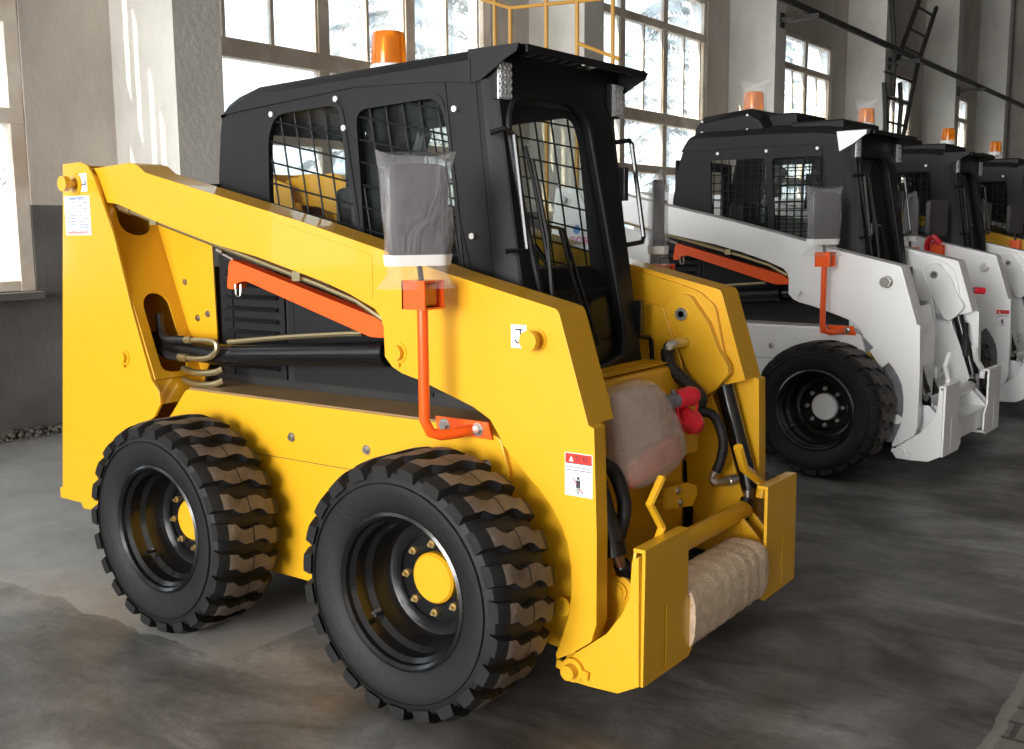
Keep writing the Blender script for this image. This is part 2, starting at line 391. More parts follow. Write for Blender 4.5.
    # ---- lift arms
    for s in (-1, 1):
        a = MB()
        sl(a, ARM_TOP + ARM_FRONT + [(.43, .865)] + ARM_UNDER, .465, .546, s)
        sl(a, OUTER, .545, .605, s); sl(a, INLEG, .445, .457, s)
        sl(a, round_corners([(-.30, 1.34), (.20, 1.215), (.28, 1.19), (.345, 1.14), (.40, .90), (.33, .80), (.1, .84), (-.30, .98)], .02, 3), .445, .466, s)
        # teardrop lug that carries the upper pin
        lugp = [(.230 + .072 * cos(t_), 1.108 + .072 * sin(t_)) for t_ in [PI * (1.05 - k_ * .1) for k_ in range(8)]]
        sl(a, lugp + [(.335, 1.08), (.376, .985), (.415, .93), (.418, .900), (.375, .845), (.335, .815), (.300, .83), (.215, .98), (.170, 1.06)], .412, .446, s)
        # raised doubler plate outline on the beam
        sl(a, round_corners([(-.98, 1.478), (-.92, 1.485), (-.35, 1.345), (-.35, 1.20), (-.50, 1.235), (-.93, 1.34), (-.99, 1.36)], .02, 3), .605, .607, s) if P_ == 'yellow' else None
        a.cyl((.40, s * .43, .14), (.40, s * .566, .14), .045, 20)
        o = a.build('lift_arm', P_, L, .005)
        fd = MB(); sl(fd, FENDER, .548, .562, s)
        fd.build('leg_guard', P_ if P_ == 'yellow' else 'fendergrey', L, .003)
        if P_ == 'white':
            fd = MB(); sl(fd, [(.20, .71), (.27, .78), (.34, .68), (.27, .61)], .594, .604, s); fd.build('guard_bracket', P_, L, .002)
            fd = MB(); sl(fd, [(.17, .68), (.195, .71), (.255, .60), (.23, .58)], .594, .600, s); fd.build('yellow_strap', 'yellow', L)
        # upper front pin
        p = MB(); p.cyl((.285, s * .60, 1.108), (.285, s * .64, 1.108), .017, 16); p.cyl((.285, s * .603, 1.108), (.285, s * .609, 1.108), .034, 20)
        p.cyl((.285, s * .632, 1.108), (.285, s * .652, 1.108), .029, 20); p.build('pivot_pin', P_ if P_ == 'yellow' else 'steel', L)
        q = MB(); q.cyl((.230, s * .415, 1.108), (.230, s * .402, 1.108), .024, 20); q.lathe([(.012, .402), (0, .402)], (.230, 0, 1.108), (0, s, 0), 16)
        q.build('lug_pin', 'steel', L)
        r = MB(); r.cyl((-.245, s * .60, 1.037), (-.245, s * .625, 1.037), .024, 20); r.cyl((-.245, s * .60, 1.037), (-.245, s * .608, 1.037), .034, 20); r.cyl((-.245, s * .604, .998), (-.245, s * .614, .998), .008, 8)
        r.build('cylinder_pin', P_, L)
        r = MB(); r.cyl((.372, s * .60, .330), (.372, s * .608, .330), .028, 20); r.build('leg_boss', P_, L)
        # lift cylinder with its hydraulic lines
        lc = MB(); lc.tube([(-1.66, s * .50, 1.00), (-1.62, s * .50, .975), (-1.30, s * .47, .948), (-.42, s * .47, 1.010)], [.03, .042, .042, .042], 20); lc.cyl((-.42, s * .47, 1.010), (-.24, s * .49, 1.035), .026, 14)
        lc.cyl((-.44, s * .47, 1.008), (-.41, s * .47, 1.011), .047, 20)
        o = lc.build('lift_cylinder', 'gloss_black', L)
        ln_ = MB(); ln_.tube(smooth_path([(-1.45, s * .53, .935), (-1.36, s * .53, .935), (-1.28, s * .53, .945), (-1.235, s * .53, .975), (-1.24, s * .53, 1.005), (-1.31, s * .53, 1.01), (-1.40, s * .53, 1.005)]), .011, 8)
        ln_.tube(smooth_path([(-1.20, s * .50, 1.005), (-.9, s * .50, 1.04), (-.60, s * .50, 1.068), (-.50, s * .50, 1.075)]), .010, 8)
        ln_.cyl((-1.46, s * .53, .935), (-1.41, s * .53, .935), .017, 8); ln_.cyl((-1.42, s * .53, 1.005), (-1.38, s * .53, 1.007), .015, 8)
        for dz in (0, .045): ln_.tube(smooth_path([(-1.48, s * .50, .885 - dz), (-1.38, s * .52, .878 - dz), (-1.28, s * .52, .885 - dz), (-1.24, s * .50, .90 - dz)]), .013, 8)
        ln_.build('hydraulic_line', 'brass', o)
        hs = MB(); hs.tube(smooth_path([(-1.62, s * .50, 1.09), (-1.58, s * .52, 1.03), (-1.52, s * .54, 1.005), (-1.42, s * .53, 1.005)]), .016, 8)
        hs.tube(smooth_path([(-1.64, s * .48, 1.05), (-1.60, s * .52, .97), (-1.54, s * .53, .94), (-1.46, s * .53, .935)]), .018, 8); hs.build('hose', 'hose', o)
        # thin pipe clipped under the beam
        pp = MB(); pp.tube([(-1.755, s * .568, 1.523), (-1.70, s * .575, 1.508), (-.62, s * .575, 1.238), (-.45, s * .575, 1.19), (-.33, s * .57, 1.13)], .0095, 8); pp.cyl((-1.73, s * .571, 1.517), (-1.66, s * .575, 1.498), .015, 8)
        pp.tube([(-1.70, s * .545, 1.515), (-.60, s * .545, 1.238)], .007, 8)
        for px_ in (-1.50, -.72): pp.box(px_ - .02, px_ + .02, s * .53, s * .592, 1.508 - (px_ + 1.70) * .25 - .012, 1.508 - (px_ + 1.70) * .25 + .02)
        pp.build('hydraulic_pipe', 'brass', L)
        # orange lift-arm support strut
        k = MB(); sl(k, round_corners([(-1.135, 1.212), (-1.118, 1.306), (-1.105, 1.318), (-.372, 1.132), (-.30, 1.08), (-.372, 1.072), (-.42, 1.072), (-1.03, 1.242), (-1.075, 1.235), (-1.095, 1.208)], .012, 3), .50, .55, s)
        k.build('support_strut', 'orange', L, .004)
        kk = MB(); kk.cyl((-1.17, s * .53, 1.335), (-1.11, s * .53, 1.315), .008, 8); kk.cyl((-1.20, s * .53, 1.35), (-1.17, s * .53, 1.34), .012, 8); kk.build('locking_pin', 'steel', L); kk = MB(); kk.tube(smooth_path([(-1.08, s * .555, 1.23), (-1.07, s * .56, 1.19), (-1.05, s * .56, 1.19), (-1.05, s * .555, 1.23)]), .003, 6)
        kk.build('retaining_clip', 'steel', L)
    # ---- front light brackets (tube rises outside the flank)
    for s in (-1, 1):
        b = MB(); sl(b, [(-.105, .795), (.11, .793), (.095, .845), (-.11, .845)], .582, .590, s)
        bx = -.035 if True else 0
        b.tube([(.035, s * .590, .818), (.025, s * .64, .814), (-.005, s * .69, .812), (-.025, s * .715, .822), (-.035, s * .73, .86), (-.035, s * .73, 1.20)], .0165, 14)
        o = b.build('light_bracket', 'orange', L)
        for x in (-.073, .057):
            h = MB(); h.hexbolt((x, s * .59, .820), (0, s, 0), .014, .014); h.build('bolt', 'steel', o)
        h = MB()
        t_ = .006; y0, y1 = s * .685, s * .775
        h.box(-.075, .012, min(y0, y1), max(y0, y1), 1.270, 1.276); h.box(-.075, .012, min(y0, y1), max(y0, y1), 1.192, 1.198)
        h.box(-.075, .012, y1 - s * t_ if s > 0 else y1, y1 if s > 0 else y1 + t_, 1.198, 1.270); h.box(-.075, .012, y0 if s > 0 else y0 - t_, y0 + t_ if s > 0 else y0, 1.198, 1.270)
        h.box(-.075, -.069, min(y0, y1), max(y0, y1), 1.192, 1.276)
        hh = h.build('lamp_box', 'orange', o)
        m = MB(); m.box(-.068, -.006, min(y0, y1) + .010, max(y0, y1) - .010, 1.202, 1.266); m.box(-.006, -.003, min(y0, y1) + .014, max(y0, y1) - .014, 1.206, 1.262)
        m.build('indicator_lamp', 'amberlamp', hh, .003)
        # mirror on a stalk above the lamp box
        dx, dy = .5, s * -.866      # mirror face direction across its width
        md = Vector((.5, -s * -.866 * 1, 0)).normalized(); md = Vector((.5, .866 * (1 if s < 0 else -1), 0)); nn_ = Vector((-md.y, md.x, 0))
        cc = Vector((-.045, s * .735, 1.475))
        mm = MB()
        pr_ = round_corners([(-.088, -.135), (.088, -.135), (.090, .135), (-.090, .135)], .035, 4)
        mm.plate(pr_, [], cc - nn_ * .022, md, (0, 0, 1), nn_ * .044)
        mm.cyl((-.035, s * .73, 1.26), cc - Vector((0, 0, .12)), .009, 8)
        mm.build('mirror', 'mirrorgrey', L, .012, 3)
    # ---- quick coupler at the front
    q = MB()
    for s in (-1, 1):
        sl(q, [(.350, .125), (.404, .190), (.509, .272), (.560, .343), (.583, .395), (.590, .501), (.612, .520), (.616, .139), (.547, .102), (.453, .098), (.369, .100)], .568, .585, s)
        wp = [(.568, .523), (.30, .525), (.30, .327), (.245, .264), (.242, .167), (.29, .132), (.575, .135)]
        slot = [(.438, .15), (.446, .15), (.446, .34), (.438, .34)]
        q.plate(wp, [slot], (.612, 0, 0), (0, s, 0), (0, 0, 1), (.012, 0, 0))
        q.plate([(.30, .525), (.568, .523), (.568, .535), (.30, .537)], [], (.585, 0, 0), (0, s, 0), (0, 0, 1), (.039, 0, 0))
        q.bar((.59, s * .57, .51), (.59, s * .40, .46), .01, .05)
        for w_ in (.365, .455):
            sl(q, round_corners([(.435, .375), (.46, .402), (.498, .405), (.53, .375), (.60, .30), (.60, .16), (.42, .16), (.42, .26)], .02, 4), w_ - .007, w_ + .007, s)
        q.box(.42, .61, min(s * .30, s * .568), max(s * .30, s * .568), .135, .150)
        q.bar((.55, s * .43, .148), (.60, s * .43, .34), .02, .012)
    q.box(.50, .60, -.36, .36, .18, .30)
    q.cyl((.478, -.435, .405), (.478, .435, .405), .034, 24)
    qo = q.build('quick_coupler', P_, L, .002)
    for s in (-1, 1):
        pnn = MB(); pnn.cyl((.478, s * .355, .358), (.478, s * .475, .358), .020, 18); pnn.cyl((.478, s * .462, .358), (.478, s * .470, .358), .030, 20); pnn.cyl((.478, s * .358, .358), (.478, s * .348, .358), .030, 20)
        pnn.build('cylinder_pin', P_, L)
        pb = MB(); pb.cyl((.400, s * .57, .140), (.400, s * .625, .140), .022, 18); pb.cyl((.400, s * .585, .140), (.400, s * .598, .140), .036, 20); pb.obox((.400, s * .592, .140), (1, 0, -.15), (0, 1, 0), (.15, 0, 1), .11, .010, .026)
        pb.build('lower_pin', P_, L)
        tc_ = MB(); tc_.tube([(.30, s * .500, 1.06), (.475, s * .485, .49)], .033, 20); tc_.tube([(.468, s * .486, .515), (.478, s * .485, .475)], .037, 20)
        tc_.tube([(.475, s * .485, .49), (.484, s * .455, .43)], .017, 12, 1); tc_.tube([(.484, s * .455, .44), (.480, s * .41, .36)], .026, 12)
        tc_.build('tilt_cylinder', ['gloss_black', 'steel'], L)
    # coupler locking levers
    lv = MB(); wa = [(.60, -.394, .701), (.60, -.465, .639), (.60, -.389, .553), (.60, -.419, .515)]
    lv.tube([(x - .02, w, z) for x, w, z in wa], .013, 8); lv.build('locking_lever', P_, L)
    lv = MB(); wa = [(.55, .21, .684), (.55, .264, .601), (.55, .426, .515), (.55, .411, .463)]
    lv.tube(wa, .017, 8); lv.build('locking_lever', P_, L)
    tb = MB(); tb.plate([(-.03, .57), (.12, .558), (.19, .535), (.20, .50), (.16, .468), (-.03, .50)], [], (.395, 0, 0), (0, 1, 0), (0, 0, 1), (.012, 0, 0)); tb.box(.275, .40, .14, .155, .48, .55); tb.hexbolt((.407, .05, .545), (1, 0, 0), .010, .010, 1); tb.hexbolt((.407, .07, .500), (1, 0, 0), .010, .010, 1)
    tb.build('hose_clamp_tab', [P_, 'steel'], L)
    # ---- auxiliary hydraulics on the far arm
    if P_ == 'white':
        h = MB(); h.tube(smooth_path([(.42, .47, .80), (.44, .42, .70), (.45, .40, .60)]), .018, 10); h.build('auxiliary_hose', 'hose', L)
    if P_ == 'yellow':
        for pts, r_ in (([(.215, .335, .985), (.215, .335, .955), (.235, .335, .912), (.300, .335, .862), (.348, .335, .818), (.335, .32, .782), (.30, .27, .775)], .025),
                        ([(.33, .26, .76), (.36, .32, .77), (.405, .335, .752), (.438, .335, .674), (.430, .335, .60), (.415, .335, .56)], .018),
                        ([(.42, -.47, .74), (.43, -.41, .70), (.46, -.40, .60), (.46, -.44, .50)], .022)):
            h = MB(); h.tube(smooth_path(pts), r_, 12); h.build('auxiliary_hose', 'hose', L)
        h = MB(); h.tube(smooth_path([(.245, .412, 1.005), (.232, .36, 1.004), (.218, .335, .995), (.214, .335, .96)]), .019, 10); h.build('hose_fitting', 'steel', L)
        h = MB(); h.tube(smooth_path([(.414, .335, .565), (.400, .335, .532), (.412, .345, .512), (.44, .40, .514)]), .014, 10); h.cyl((.434, .39, .514), (.445, .43, .514), .021, 10); h.build('hose_fitting', 'steel', L)
        cp = MB(); cp.box(.26, .355, .11, .31, .63, .83); cp.build('coupler_block', P_, L, .006)
        cq = MB(); cq.cyl((.37, -.02, .842), (.39, .10, .850), .026, 16); cq.cyl((.37, .0, .870), (.37, .0, .882), .008, 8); cq.cyl((.38, .06, .870), (.38, .06, .885), .008, 8); cq.build('quick_release_socket', 'fendergrey', L)
        for p_, q_, r_ in (((.39, .07, .850), (.405, .175, .856), .033), ((.39, .09, .792), (.415, .20, .740), .040)):
            cr = MB(); cr.lathe([(0, 0), (r_ * .9, 0), (r_, .01), (r_, .06), (r_ * 1.08, .07), (r_ * .85, .10), (0, .105)], p_, Vector(q_) - Vector(p_), 20); cr.build('dust_cap', 'red', L)
        cr = MB(); cr.tube(smooth_path([(.395, .06, .83), (.41, .05, .79), (.42, .09, .76), (.42, .14, .775), (.42, .16, .83)]), .0045, 6); cr.build('cap_tether', 'red', L)
    # ---- cab
    def shear(x, z): return x
    side = [(-.30, .88), (-.66, 1.15), (-.72, 1.26), (-1.34, 1.335), (-1.338, 1.62), (-1.318, 1.78), (-1.300, 1.857), (-1.05, 1.872), (-.618, 1.905), (-.23, 1.892), (-.085, 1.878), (-.018, 1.24), (.06, .88)]
    if ac:
        side = [(-.30, .88), (-.66, 1.15), (-.72, 1.24), (-1.235, 1.30), (-1.225, 1.60), (-1.18, 1.84), (-1.155, 1.91), (-.23, 1.915), (-.085, 1.895), (-.018, 1.24), (.06, .88)]
        w1 = [(-.955, 1.845), (-.575, 1.84), (-.535, 1.30), (-.93, 1.38)]; w2 = [(-.53, 1.84), (-.20, 1.84), (-.165, 1.26), (-.49, 1.26)]
    else:
        w1 = [(-1.045, 1.765), (-1.00, 1.838), (-.682, 1.852), (-.60, 1.36), (-1.0, 1.36), (-1.052, 1.52)]
        w2 = [(-.600, 1.826), (-.235, 1.842), (-.20, 1.74), (-.145, 1.26), (-.145, 1.18), (-.54, 1.18), (-.575, 1.40)]
    w1r, w2r = round_corners(w1, .02 if ac else .05), round_corners(w2, .02 if ac else .05)
    for s in (-1, 1):
        cs = MB(); sl(cs, side, .382, .40, s, 0, [w1r, w2r])
        cs.tube([(-.21, s * .402, 1.885), (-.155, s * .402, 1.45), (-.075, s * .402, 1.16)], .004, 6)
        # raised window surrounds
        for ww in (w1r, w2r):
            cx = sum(p[0] for p in ww) / len(ww); cz = sum(p[1] for p in ww) / len(ww)
            big = [(cx + (x - cx) * 1.07, cz + (z - cz) * 1.06) for x, z in ww]
            sl(cs, big, .40, .404, s, 0, [ww]) if not ac else None
        cs.build('cab_side', 'black', L)
        for ww in (w1r, w2r):
            g = MB(); x0, x1 = min(p[0] for p in ww), max(p[0] for p in ww); z0, z1 = min(p[1] for p in ww), max(p[1] for p in ww)
            pit = .052 if ac else .074
            ang = 0 if ac else .16; lines = []
            cx, cz = (x0 + x1) / 2, (z0 + z1) / 2
            for fam in (0, 1):
                d = Vector((sin(ang), -cos(ang))) if fam == 0 else Vector((cos(ang * 1.3), -sin(ang * 1.3)))
                nrm = Vector((-d.y, d.x))
                for i in range(-14, 15):
                    o_ = Vector((cx, cz)) + nrm * (i * pit + .02)
                    ts = []
                    for j in range(len(ww)):
                        a_, b_ = Vector(ww[j]), Vector(ww[(j + 1) % len(ww)]); e_ = b_ - a_; den = d.x * e_.y - d.y * e_.x
                        if abs(den) < 1e-9: continue
                        ao = a_ - o_; t1 = (ao.x * e_.y - ao.y * e_.x) / den; t2 = (ao.x * d.y - ao.y * d.x) / den
                        if 0 <= t2 < 1: ts.append(t1)
                    if len(ts) >= 2:
                        A_, B_ = o_ + d * min(ts), o_ + d * max(ts)
                        if (B_ - A_).length > .03: g.cyl((A_.x, s * (.392 if fam else .386), A_.y), (B_.x, s * (.392 if fam else .386), B_.y), .0038, 6)
            g.build('window_mesh', 'black', L)
            pn_ = MB(); sl(pn_, ww, .376, .379, s); pn_.build('side_window', 'glass', L)
        for x, z in ((-1.02, 1.84), (-.69, 1.87), (-.62, 1.36), (-.655, 1.77), (-.165, 1.80), (-.10, 1.40), (-.59, 1.35)) if not ac else ((-.90, 1.885), (-.565, 1.885), (-.236, 1.885)):
            b = MB(); b.cyl((x, s * .404, z), (x, s * .412, z), .010, 10); b.build('bolt', 'whiteplastic', L)
    # rear wall, floor and roof
    rw = MB(); rw.plate([(-.385, .86), (.385, .86), (.385, 1.86), (-.385, 1.86)], [round_corners([(-.27, 1.45), (.27, 1.45), (.27, 1.80), (-.27, 1.80)], .04)], (-1.325 if not ac else -1.22, 0, 0), (0, 1, 0), (0, 0, 1), (.015, 0, 0))
    rw.box(-1.0, .04, -.38, .38, 1.0, 1.02); rw.box(-1.0, -.97, -.38, .38, 1.02, 1.42); rw.tube([(-1.36, -.30, 1.57), (-1.40, -.30, 1.56)], .02, 8)
    rw.slab([(-1.42, 1.555), (-1.36, 1.60), (-1.33, 1.60), (-1.33, 1.54)], -.42, -.30)
    rw.build('cab_rear', 'black', L)
    rf = MB(); st_ = [(-1.302, 1.857, 1.870), (-1.27, 1.857, 1.897), (-1.21, 1.862, 1.922), (-1.13, 1.868, 1.940), (-.6, 1.903, 1.955), (-.23, 1.890, 1.966), (-.100, 1.876, 1.970)]
    if ac: st_ = [(-1.165, 1.905, 1.93), (-1.125, 1.908, 1.99), (-1.07, 1.91, 2.012), (-.6, 1.912, 2.012), (-.23, 1.912, 2.0), (-.10, 1.895, 1.98)]
    R_ = []
    for x, zl, zs in st_:
        bul = min(1, (x + 1.302) / .2) * .04
        R_.append([(x, -.406, zl), (x, -.406, zs - .025), (x, -.392, zs - .006), (x, -.36, zs + bul * .3), (x, -.22, zs + bul), (x, .22, zs + bul), (x, .36, zs + bul * .3), (x, .392, zs - .006), (x, .406, zs - .025), (x, .406, zl)])
    rf.rings(R_, 0, True, True)
    rf.build('roof', 'black', L)
    vz = MB(); holes = []
    if perforated:
        for i in range(5):
            for j in range(7):
                xx = -.085 + i * .034; yy = -.24 + j * .062 + (.02 if i % 2 else 0)
                holes.append([(xx, yy), (xx + .026, yy), (xx + .026, yy + .045), (xx, yy + .045)])
    vz.plate([(-.11, -.40), (.07, -.40), (.092, -.37), (.092, .37), (.07, .40), (-.11, .40)], holes, (0, 0, 1.976), (1, 0, 0), (0, 1, 0), (0, 0, .0015))
    for s in (-1, 1): sl(vz, [(-.11, 1.872), (-.06, 1.882), (.03, 1.935), (.075, 1.955), (.085, 1.978), (-.11, 1.978)], .396, .404, s)
    vz.box(.085, .094, -.37, .37, 1.955, 1.978)
    vz.build('sun_visor', 'black', L)
    # front frame with door
    def fp(w, z, off=0.): return Vector((.2587 - .1484 * z + off, w, z))
    fr = MB(); U_ = Vector((0, 1, 0)); V_ = Vector((-.1484, 0, 1)); O_ = Vector((.2587, 0, 0))
    glass = round_corners([(-.355, 1.76), (-.30, 1.84), (.05, 1.848), (.13, 1.785), (.205, 1.06), (.18, .975, .03), (.03, .945), (-.20, .945), (-.285, 1.17), (-.345, 1.60)], .05)
    fr.plate(round_corners([(-.375, .885), (.315, .885), (.31, 1.30), (.30, 1.80), (.24, 1.885), (-.375, 1.885)], .02), [glass], O_ - Vector((.03, 0, 0)), U_, V_, (.03, 0, 0))
    # raised gasket around the glass
    gl3 = [O_ + U_ * a_ + V_ * b_ + Vector((.006, 0, 0)) for a_, b_ in glass]
    fr.tube(gl3 + [gl3[0]], .011, 8, cap=False)
    fr.build('door_frame', 'black', L, .006)
    for s in (-1, 1):
        pl = MB(); w_in = .372 if s < 0 else .31
        Q = [[(.2587 - .1484 * z - .005, s * w_in, z), (.115 - .1085 * z + .045 - .02, s * .40, z), (.115 - .1085 * z + .045 - .07, s * .395, z), (.2587 - .1484 * z - .05, s * (w_in - .01), z)] for z in (.885, 1.3, 1.885)]
        pl.rings(Q); pl.build('corner_post', 'black', L)
    hd = MB(); hd.box(-.12, -.035, -.38, .38, 1.84, 1.972); hd.build('header_panel', 'black', L)
    dg_ = MB(); dg_.plate([(g_[0], g_[1]) for g_ in glass], [], O_ - Vector((.018, 0, 0)), U_, V_, (.004, 0, 0)); dg_.build('windscreen', 'glass', L)
    # wipers
    wi = MB()
    wi.tube([fp(-.31, 1.68, .03), fp(-.285, 1.56, .03), fp(-.25, 1.20, .03)], .006, 6); wi.tube([fp(-.287, 1.64, .035), fp(-.255, 1.40, .035), fp(-.268, 1.157, .03)], .008, 6)
    wi.tube([fp(-.25, 1.43, .03), fp(-.18, 1.424, .03), fp(-.147, 1.42, .03), fp(-.02, 1.03, .03)], .006, 6); wi.tube([fp(-.17, 1.424, .03), fp(-.07, 1.05, .03)], .006, 6)
    wi.build('wiper', 'gloss_black', L)
    # grab handles
    for pts in ([fp(-.43, 1.715, -.01), fp(-.405, 1.727, .03), fp(-.375, 1.71, .04), fp(-.382, 1.36, .04), fp(-.43, 1.353, -.01)], [fp(.288, 1.727, .0), fp(.40, 1.742, .01), fp(.415, 1.73, .01), fp(.421, 1.39, .01), fp(.407, 1.37, .01), fp(.30, 1.36, .0)]):
        h = MB(); h.tube(pts, .009, 8); h.build('grab_handle', 'gloss_black', L)
    h = MB(); h.tube([fp(.31, 1.03, 0), fp(.37, 1.02, .01), fp(.385, 1.005, .01), fp(.375, .935, .01), fp(.30, .927, 0)], .009, 8); h.build('door_handle', 'gloss_black', L)
    h = MB()
    for z in (1.58, 1.10):
        h = MB(); h.obox(fp(.315, z, .01), (0, 1, 0), (1, 0, 0), (0, 0, 1), .03, .03, .12); h.build('hinge', 'gloss_black', L, .003)
    # work lights under the visor
    for w in (-.348, .348):
        b = MB(); b.box(-.10, -.015, w - .036, w + .036, 1.82, 1.94); o = b.build('work_light', 'black', L, .004)
        b = MB(); b.box(-.015, -.008, w - .033, w + .033, 1.823, 1.937)
        for i in range(3):
            for j in range(5): b.lathe([(.011, .007), (.009, .013), (.0, .010)], (-.015, w - .021 + .021 * i, 1.835 + .0225 * j), (1, 0, 0), 8)
        b.build('led_lens', 'lens', o)
    # interior: seat, levers, lap bar
    se = MB(); se.box(-.78, -.38, -.21, .21, 1.10, 1.19); se.box(-.92, -.80, -.21, .21, 1.19, 1.58); se.build('seat', 'seat', L, .03, 3)
    jl = MB()
    for s in (-1, 1): jl.tube([(-.30, s * .30, 1.02), (-.28, s * .30, 1.28), (-.33, s * .27, 1.36)], .012, 8); jl.box(-.75, -.30, min(s * .24, s * .30), max(s * .24, s * .30), 1.20, 1.25)
    jl.build('control_levers', 'gloss_black', L)
    cy = MB(); cy.tube([(-.95, .18, 1.42), (-.62, -.02, 1.78)], [.022, .028], 10); cy.tube([(-1.05, .22, 1.32), (-.95, .18, 1.42)], .012, 8); cy.build('lap_bar_strut', 'steel' if False else 'fendergrey', L)
    # beacon and air-conditioning box
    bz = 2.02
    if ac:
        a_ = MB(); R_ = []
        for x, zl, zt, ww in ((-1.13, 1.98, 2.03, .30), (-1.11, 1.98, 2.10, .32), (-1.07, 1.98, 2.135, .32), (-.74, 1.98, 2.165, .32), (-.66, 1.98, 2.12, .32), (-.62, 1.98, 2.05, .31)):
            R_.append([(x, -ww, zl), (x, -ww, zt - .04), (x, -ww + .05, zt), (x, ww - .05, zt), (x, ww, zt - .04), (x, ww, zl)])
        a_.rings(R_); o = a_.build('air_conditioner', 'black', L, .01)
        a2 = MB(); a2.box(-.66, -.46, -.20, .26, 2.0, 2.13)
        a2.box(-.46, -.12, -.30, .30, 2.0, 2.06); a2.build('roof_duct', 'black', L, .015)
        for x, z in ((-1.06, 2.03), (-1.06, 2.10), (-.74, 2.03), (-.74, 2.12)):
            b = MB(); b.cyl((x, -.318, z), (x, -.328, z), .008, 8); b.build('bolt', 'whiteplastic', L)
        bz = 2.16
    bx = -.81 if not ac else -.86
    if name_extra.get('beacon_z'): bz += name_extra['beacon_z']
    b = MB(); b.lathe([(.0, -.02), (.072, -.02), (.072, .018), (.064, .024), (0, .024)], (bx, 0, bz), (0, 0, 1), 28)
    if name_extra.get('beacon_z'): b.cyl((bx, 0, 2.10), (bx, 0, bz), .02, 10)
    bo = b.build('beacon', 'whiteplastic', L)
    b = MB(); b.lathe([(.068, .022), (.067, .06), (.063, .125), (.058, .140), (.03, .145), (.0, .145)], (bx, 0, bz), (0, 0, 1), 28); b.build('beacon_lens', 'amber', bo)
    b = MB(); b.lathe([(.022, .03), (.03, .07), (.022, .12), (0, .125)], (bx, -.01, bz), (0, 0, 1), 12); b.build('reflector', 'steel', bo)
    # wheels
    for x in (0, -1.163):
        for s in (-1, 1): add_wheel(L, x, s, hub, worn, rod.random() * .2)
    return L
name_extra = {}

# decals -----------------------------------------------------------
def decal(parent, name, x0, x1, z0, z1, y, s=-1, label=None):
    m = MB(); m.box(x0, x1, min(s * y, s * (y + .0012)), max(s * y, s * (y + .0012)), z0, z1); o = m.build(name, 'paper', parent)
    if label: o['label'] = label
    return o
def warning_sticker(L, x0=.382, x1=.474, z0=.668, z1=.793, y=.605):
    d = decal(L, 'warning_sticker', x0, x1, z0, z1, y, label='white warning sticker with a red heading band')
    ye = -(y + .0014); w = x1 - x0; h = z1 - z0
    m = MB(); m.box(x0 + .002, x1 - .002, ye - .0003, ye, z1 - h * .24, z1 - .002); m.build('red_band', 'redink', d)
    k = MB()
    for z in (z1 - h * .24, z1 - h * .40): k.box(x0 + .002, x1 - .002, ye - .0006, ye, z - .001, z + .001)
    for i in range(14): xx = x0 + .008 + i * (w - .016) / 14; k.box(xx, xx + w * .03, ye - .0006, ye, z1 - h * .34, z1 - h * .31)
    # stick figure of a workman
    cx, cz = x0 + w * .48, z0 + h * .20
    k.box(cx - .006, cx + .008, ye - .0006, ye, cz, cz + .022); k.box(cx - .004, cx - .001, ye - .0006, ye, cz - .018, cz); k.box(cx + .002, cx + .005, ye - .0006, ye, cz - .018, cz)
    k.lathe([(.005, 0), (.0, .0003)], (cx + .001, ye, cz + .028), (0, -1, 0), 12)
    k.build('print', 'ink', d)
    r = MB(); r.bar((cx - .016, ye - .0006, cz + .026), (cx - .004, ye - .0006, cz + .012), .0006, .003); r.bar((cx + .006, ye - .0006, cz - .002), (cx + .018, ye - .0006, cz - .016), .0006, .003); r.build('red_mark', 'redink', d)
    t = MB(); t.plate([(x0 + w * .16, z1 - h * .20), (x0 + w * .32, z1 - h * .20), (x0 + w * .24, z1 - h * .07)], [], (0, ye - .0004, 0), (1, 0, 0), (0, 0, 1), (0, -.0004, 0)); t.build('warning_triangle', 'paper', d)
    text_mesh('危', h * .15, (x0 + w * .48, ye - .0008, z1 - h * .135), (1, 0, 0), (0, 0, 1), 'ink', 'lettering', d)
    text_mesh('险', h * .15, (x0 + w * .75, ye - .0008, z1 - h * .135), (1, 0, 0), (0, 0, 1), 'ink', 'lettering', d)
def j_sticker(L, x0, x1, z0, z1, y, rot=0):
    d = decal(L, 'pivot_sticker', x0, x1, z0, z1, y, label='small white sticker marked with a black hook shaped letter')
    ye = -(y + .0016); cx, cz = (x0 + x1) / 2, (z0 + z1) / 2; k = MB()
    pts = [(-.010, .020), (.012, .020), (.006, .020), (.007, .008), (.009, -.008), (.004, -.018), (-.006, -.019), (-.012, -.010)]
    c_, s_ = cos(rot), sin(rot)
    P3 = [(cx + a * c_ - b * s_, ye, cz + a * s_ + b * c_) for a, b in pts]
    for a, b in zip(P3[:-1], P3[1:]): k.bar(a, b, .001, .0045, up=(0, -1, 0.001)) if False else k.tube([a, b], .0024, 6)
    k.build('lettering', 'ink', d)
def data_sticker(L):
    d = decal(L, 'data_sticker', -2.025, -1.847, 1.408, 1.564, .63, label='white data sticker with a printed table'); k = MB(); ye = -.6315
    for i in range(11):
        z = 1.548 - i * .0125
        for a, b in ((-2.005, -1.99), (-1.985, -1.945), (-1.925, -1.90), (-1.895, -1.862)):
            if (i * 7 + int(a * 100)) % 5: k.box(a, b, ye - .0005, ye, z, z + .004)
    k.box(-1.99, -1.885, ye - .0005, ye, 1.553, 1.559)
    k.build('print', 'greyink', d); r = MB(); r.box(-2.01, -1.87, ye - .0006, ye, 1.418, 1.4215); r.box(-2.01, -1.90, ye - .0006, ye, 1.412, 1.415); r.build('red_line', 'redink', d)

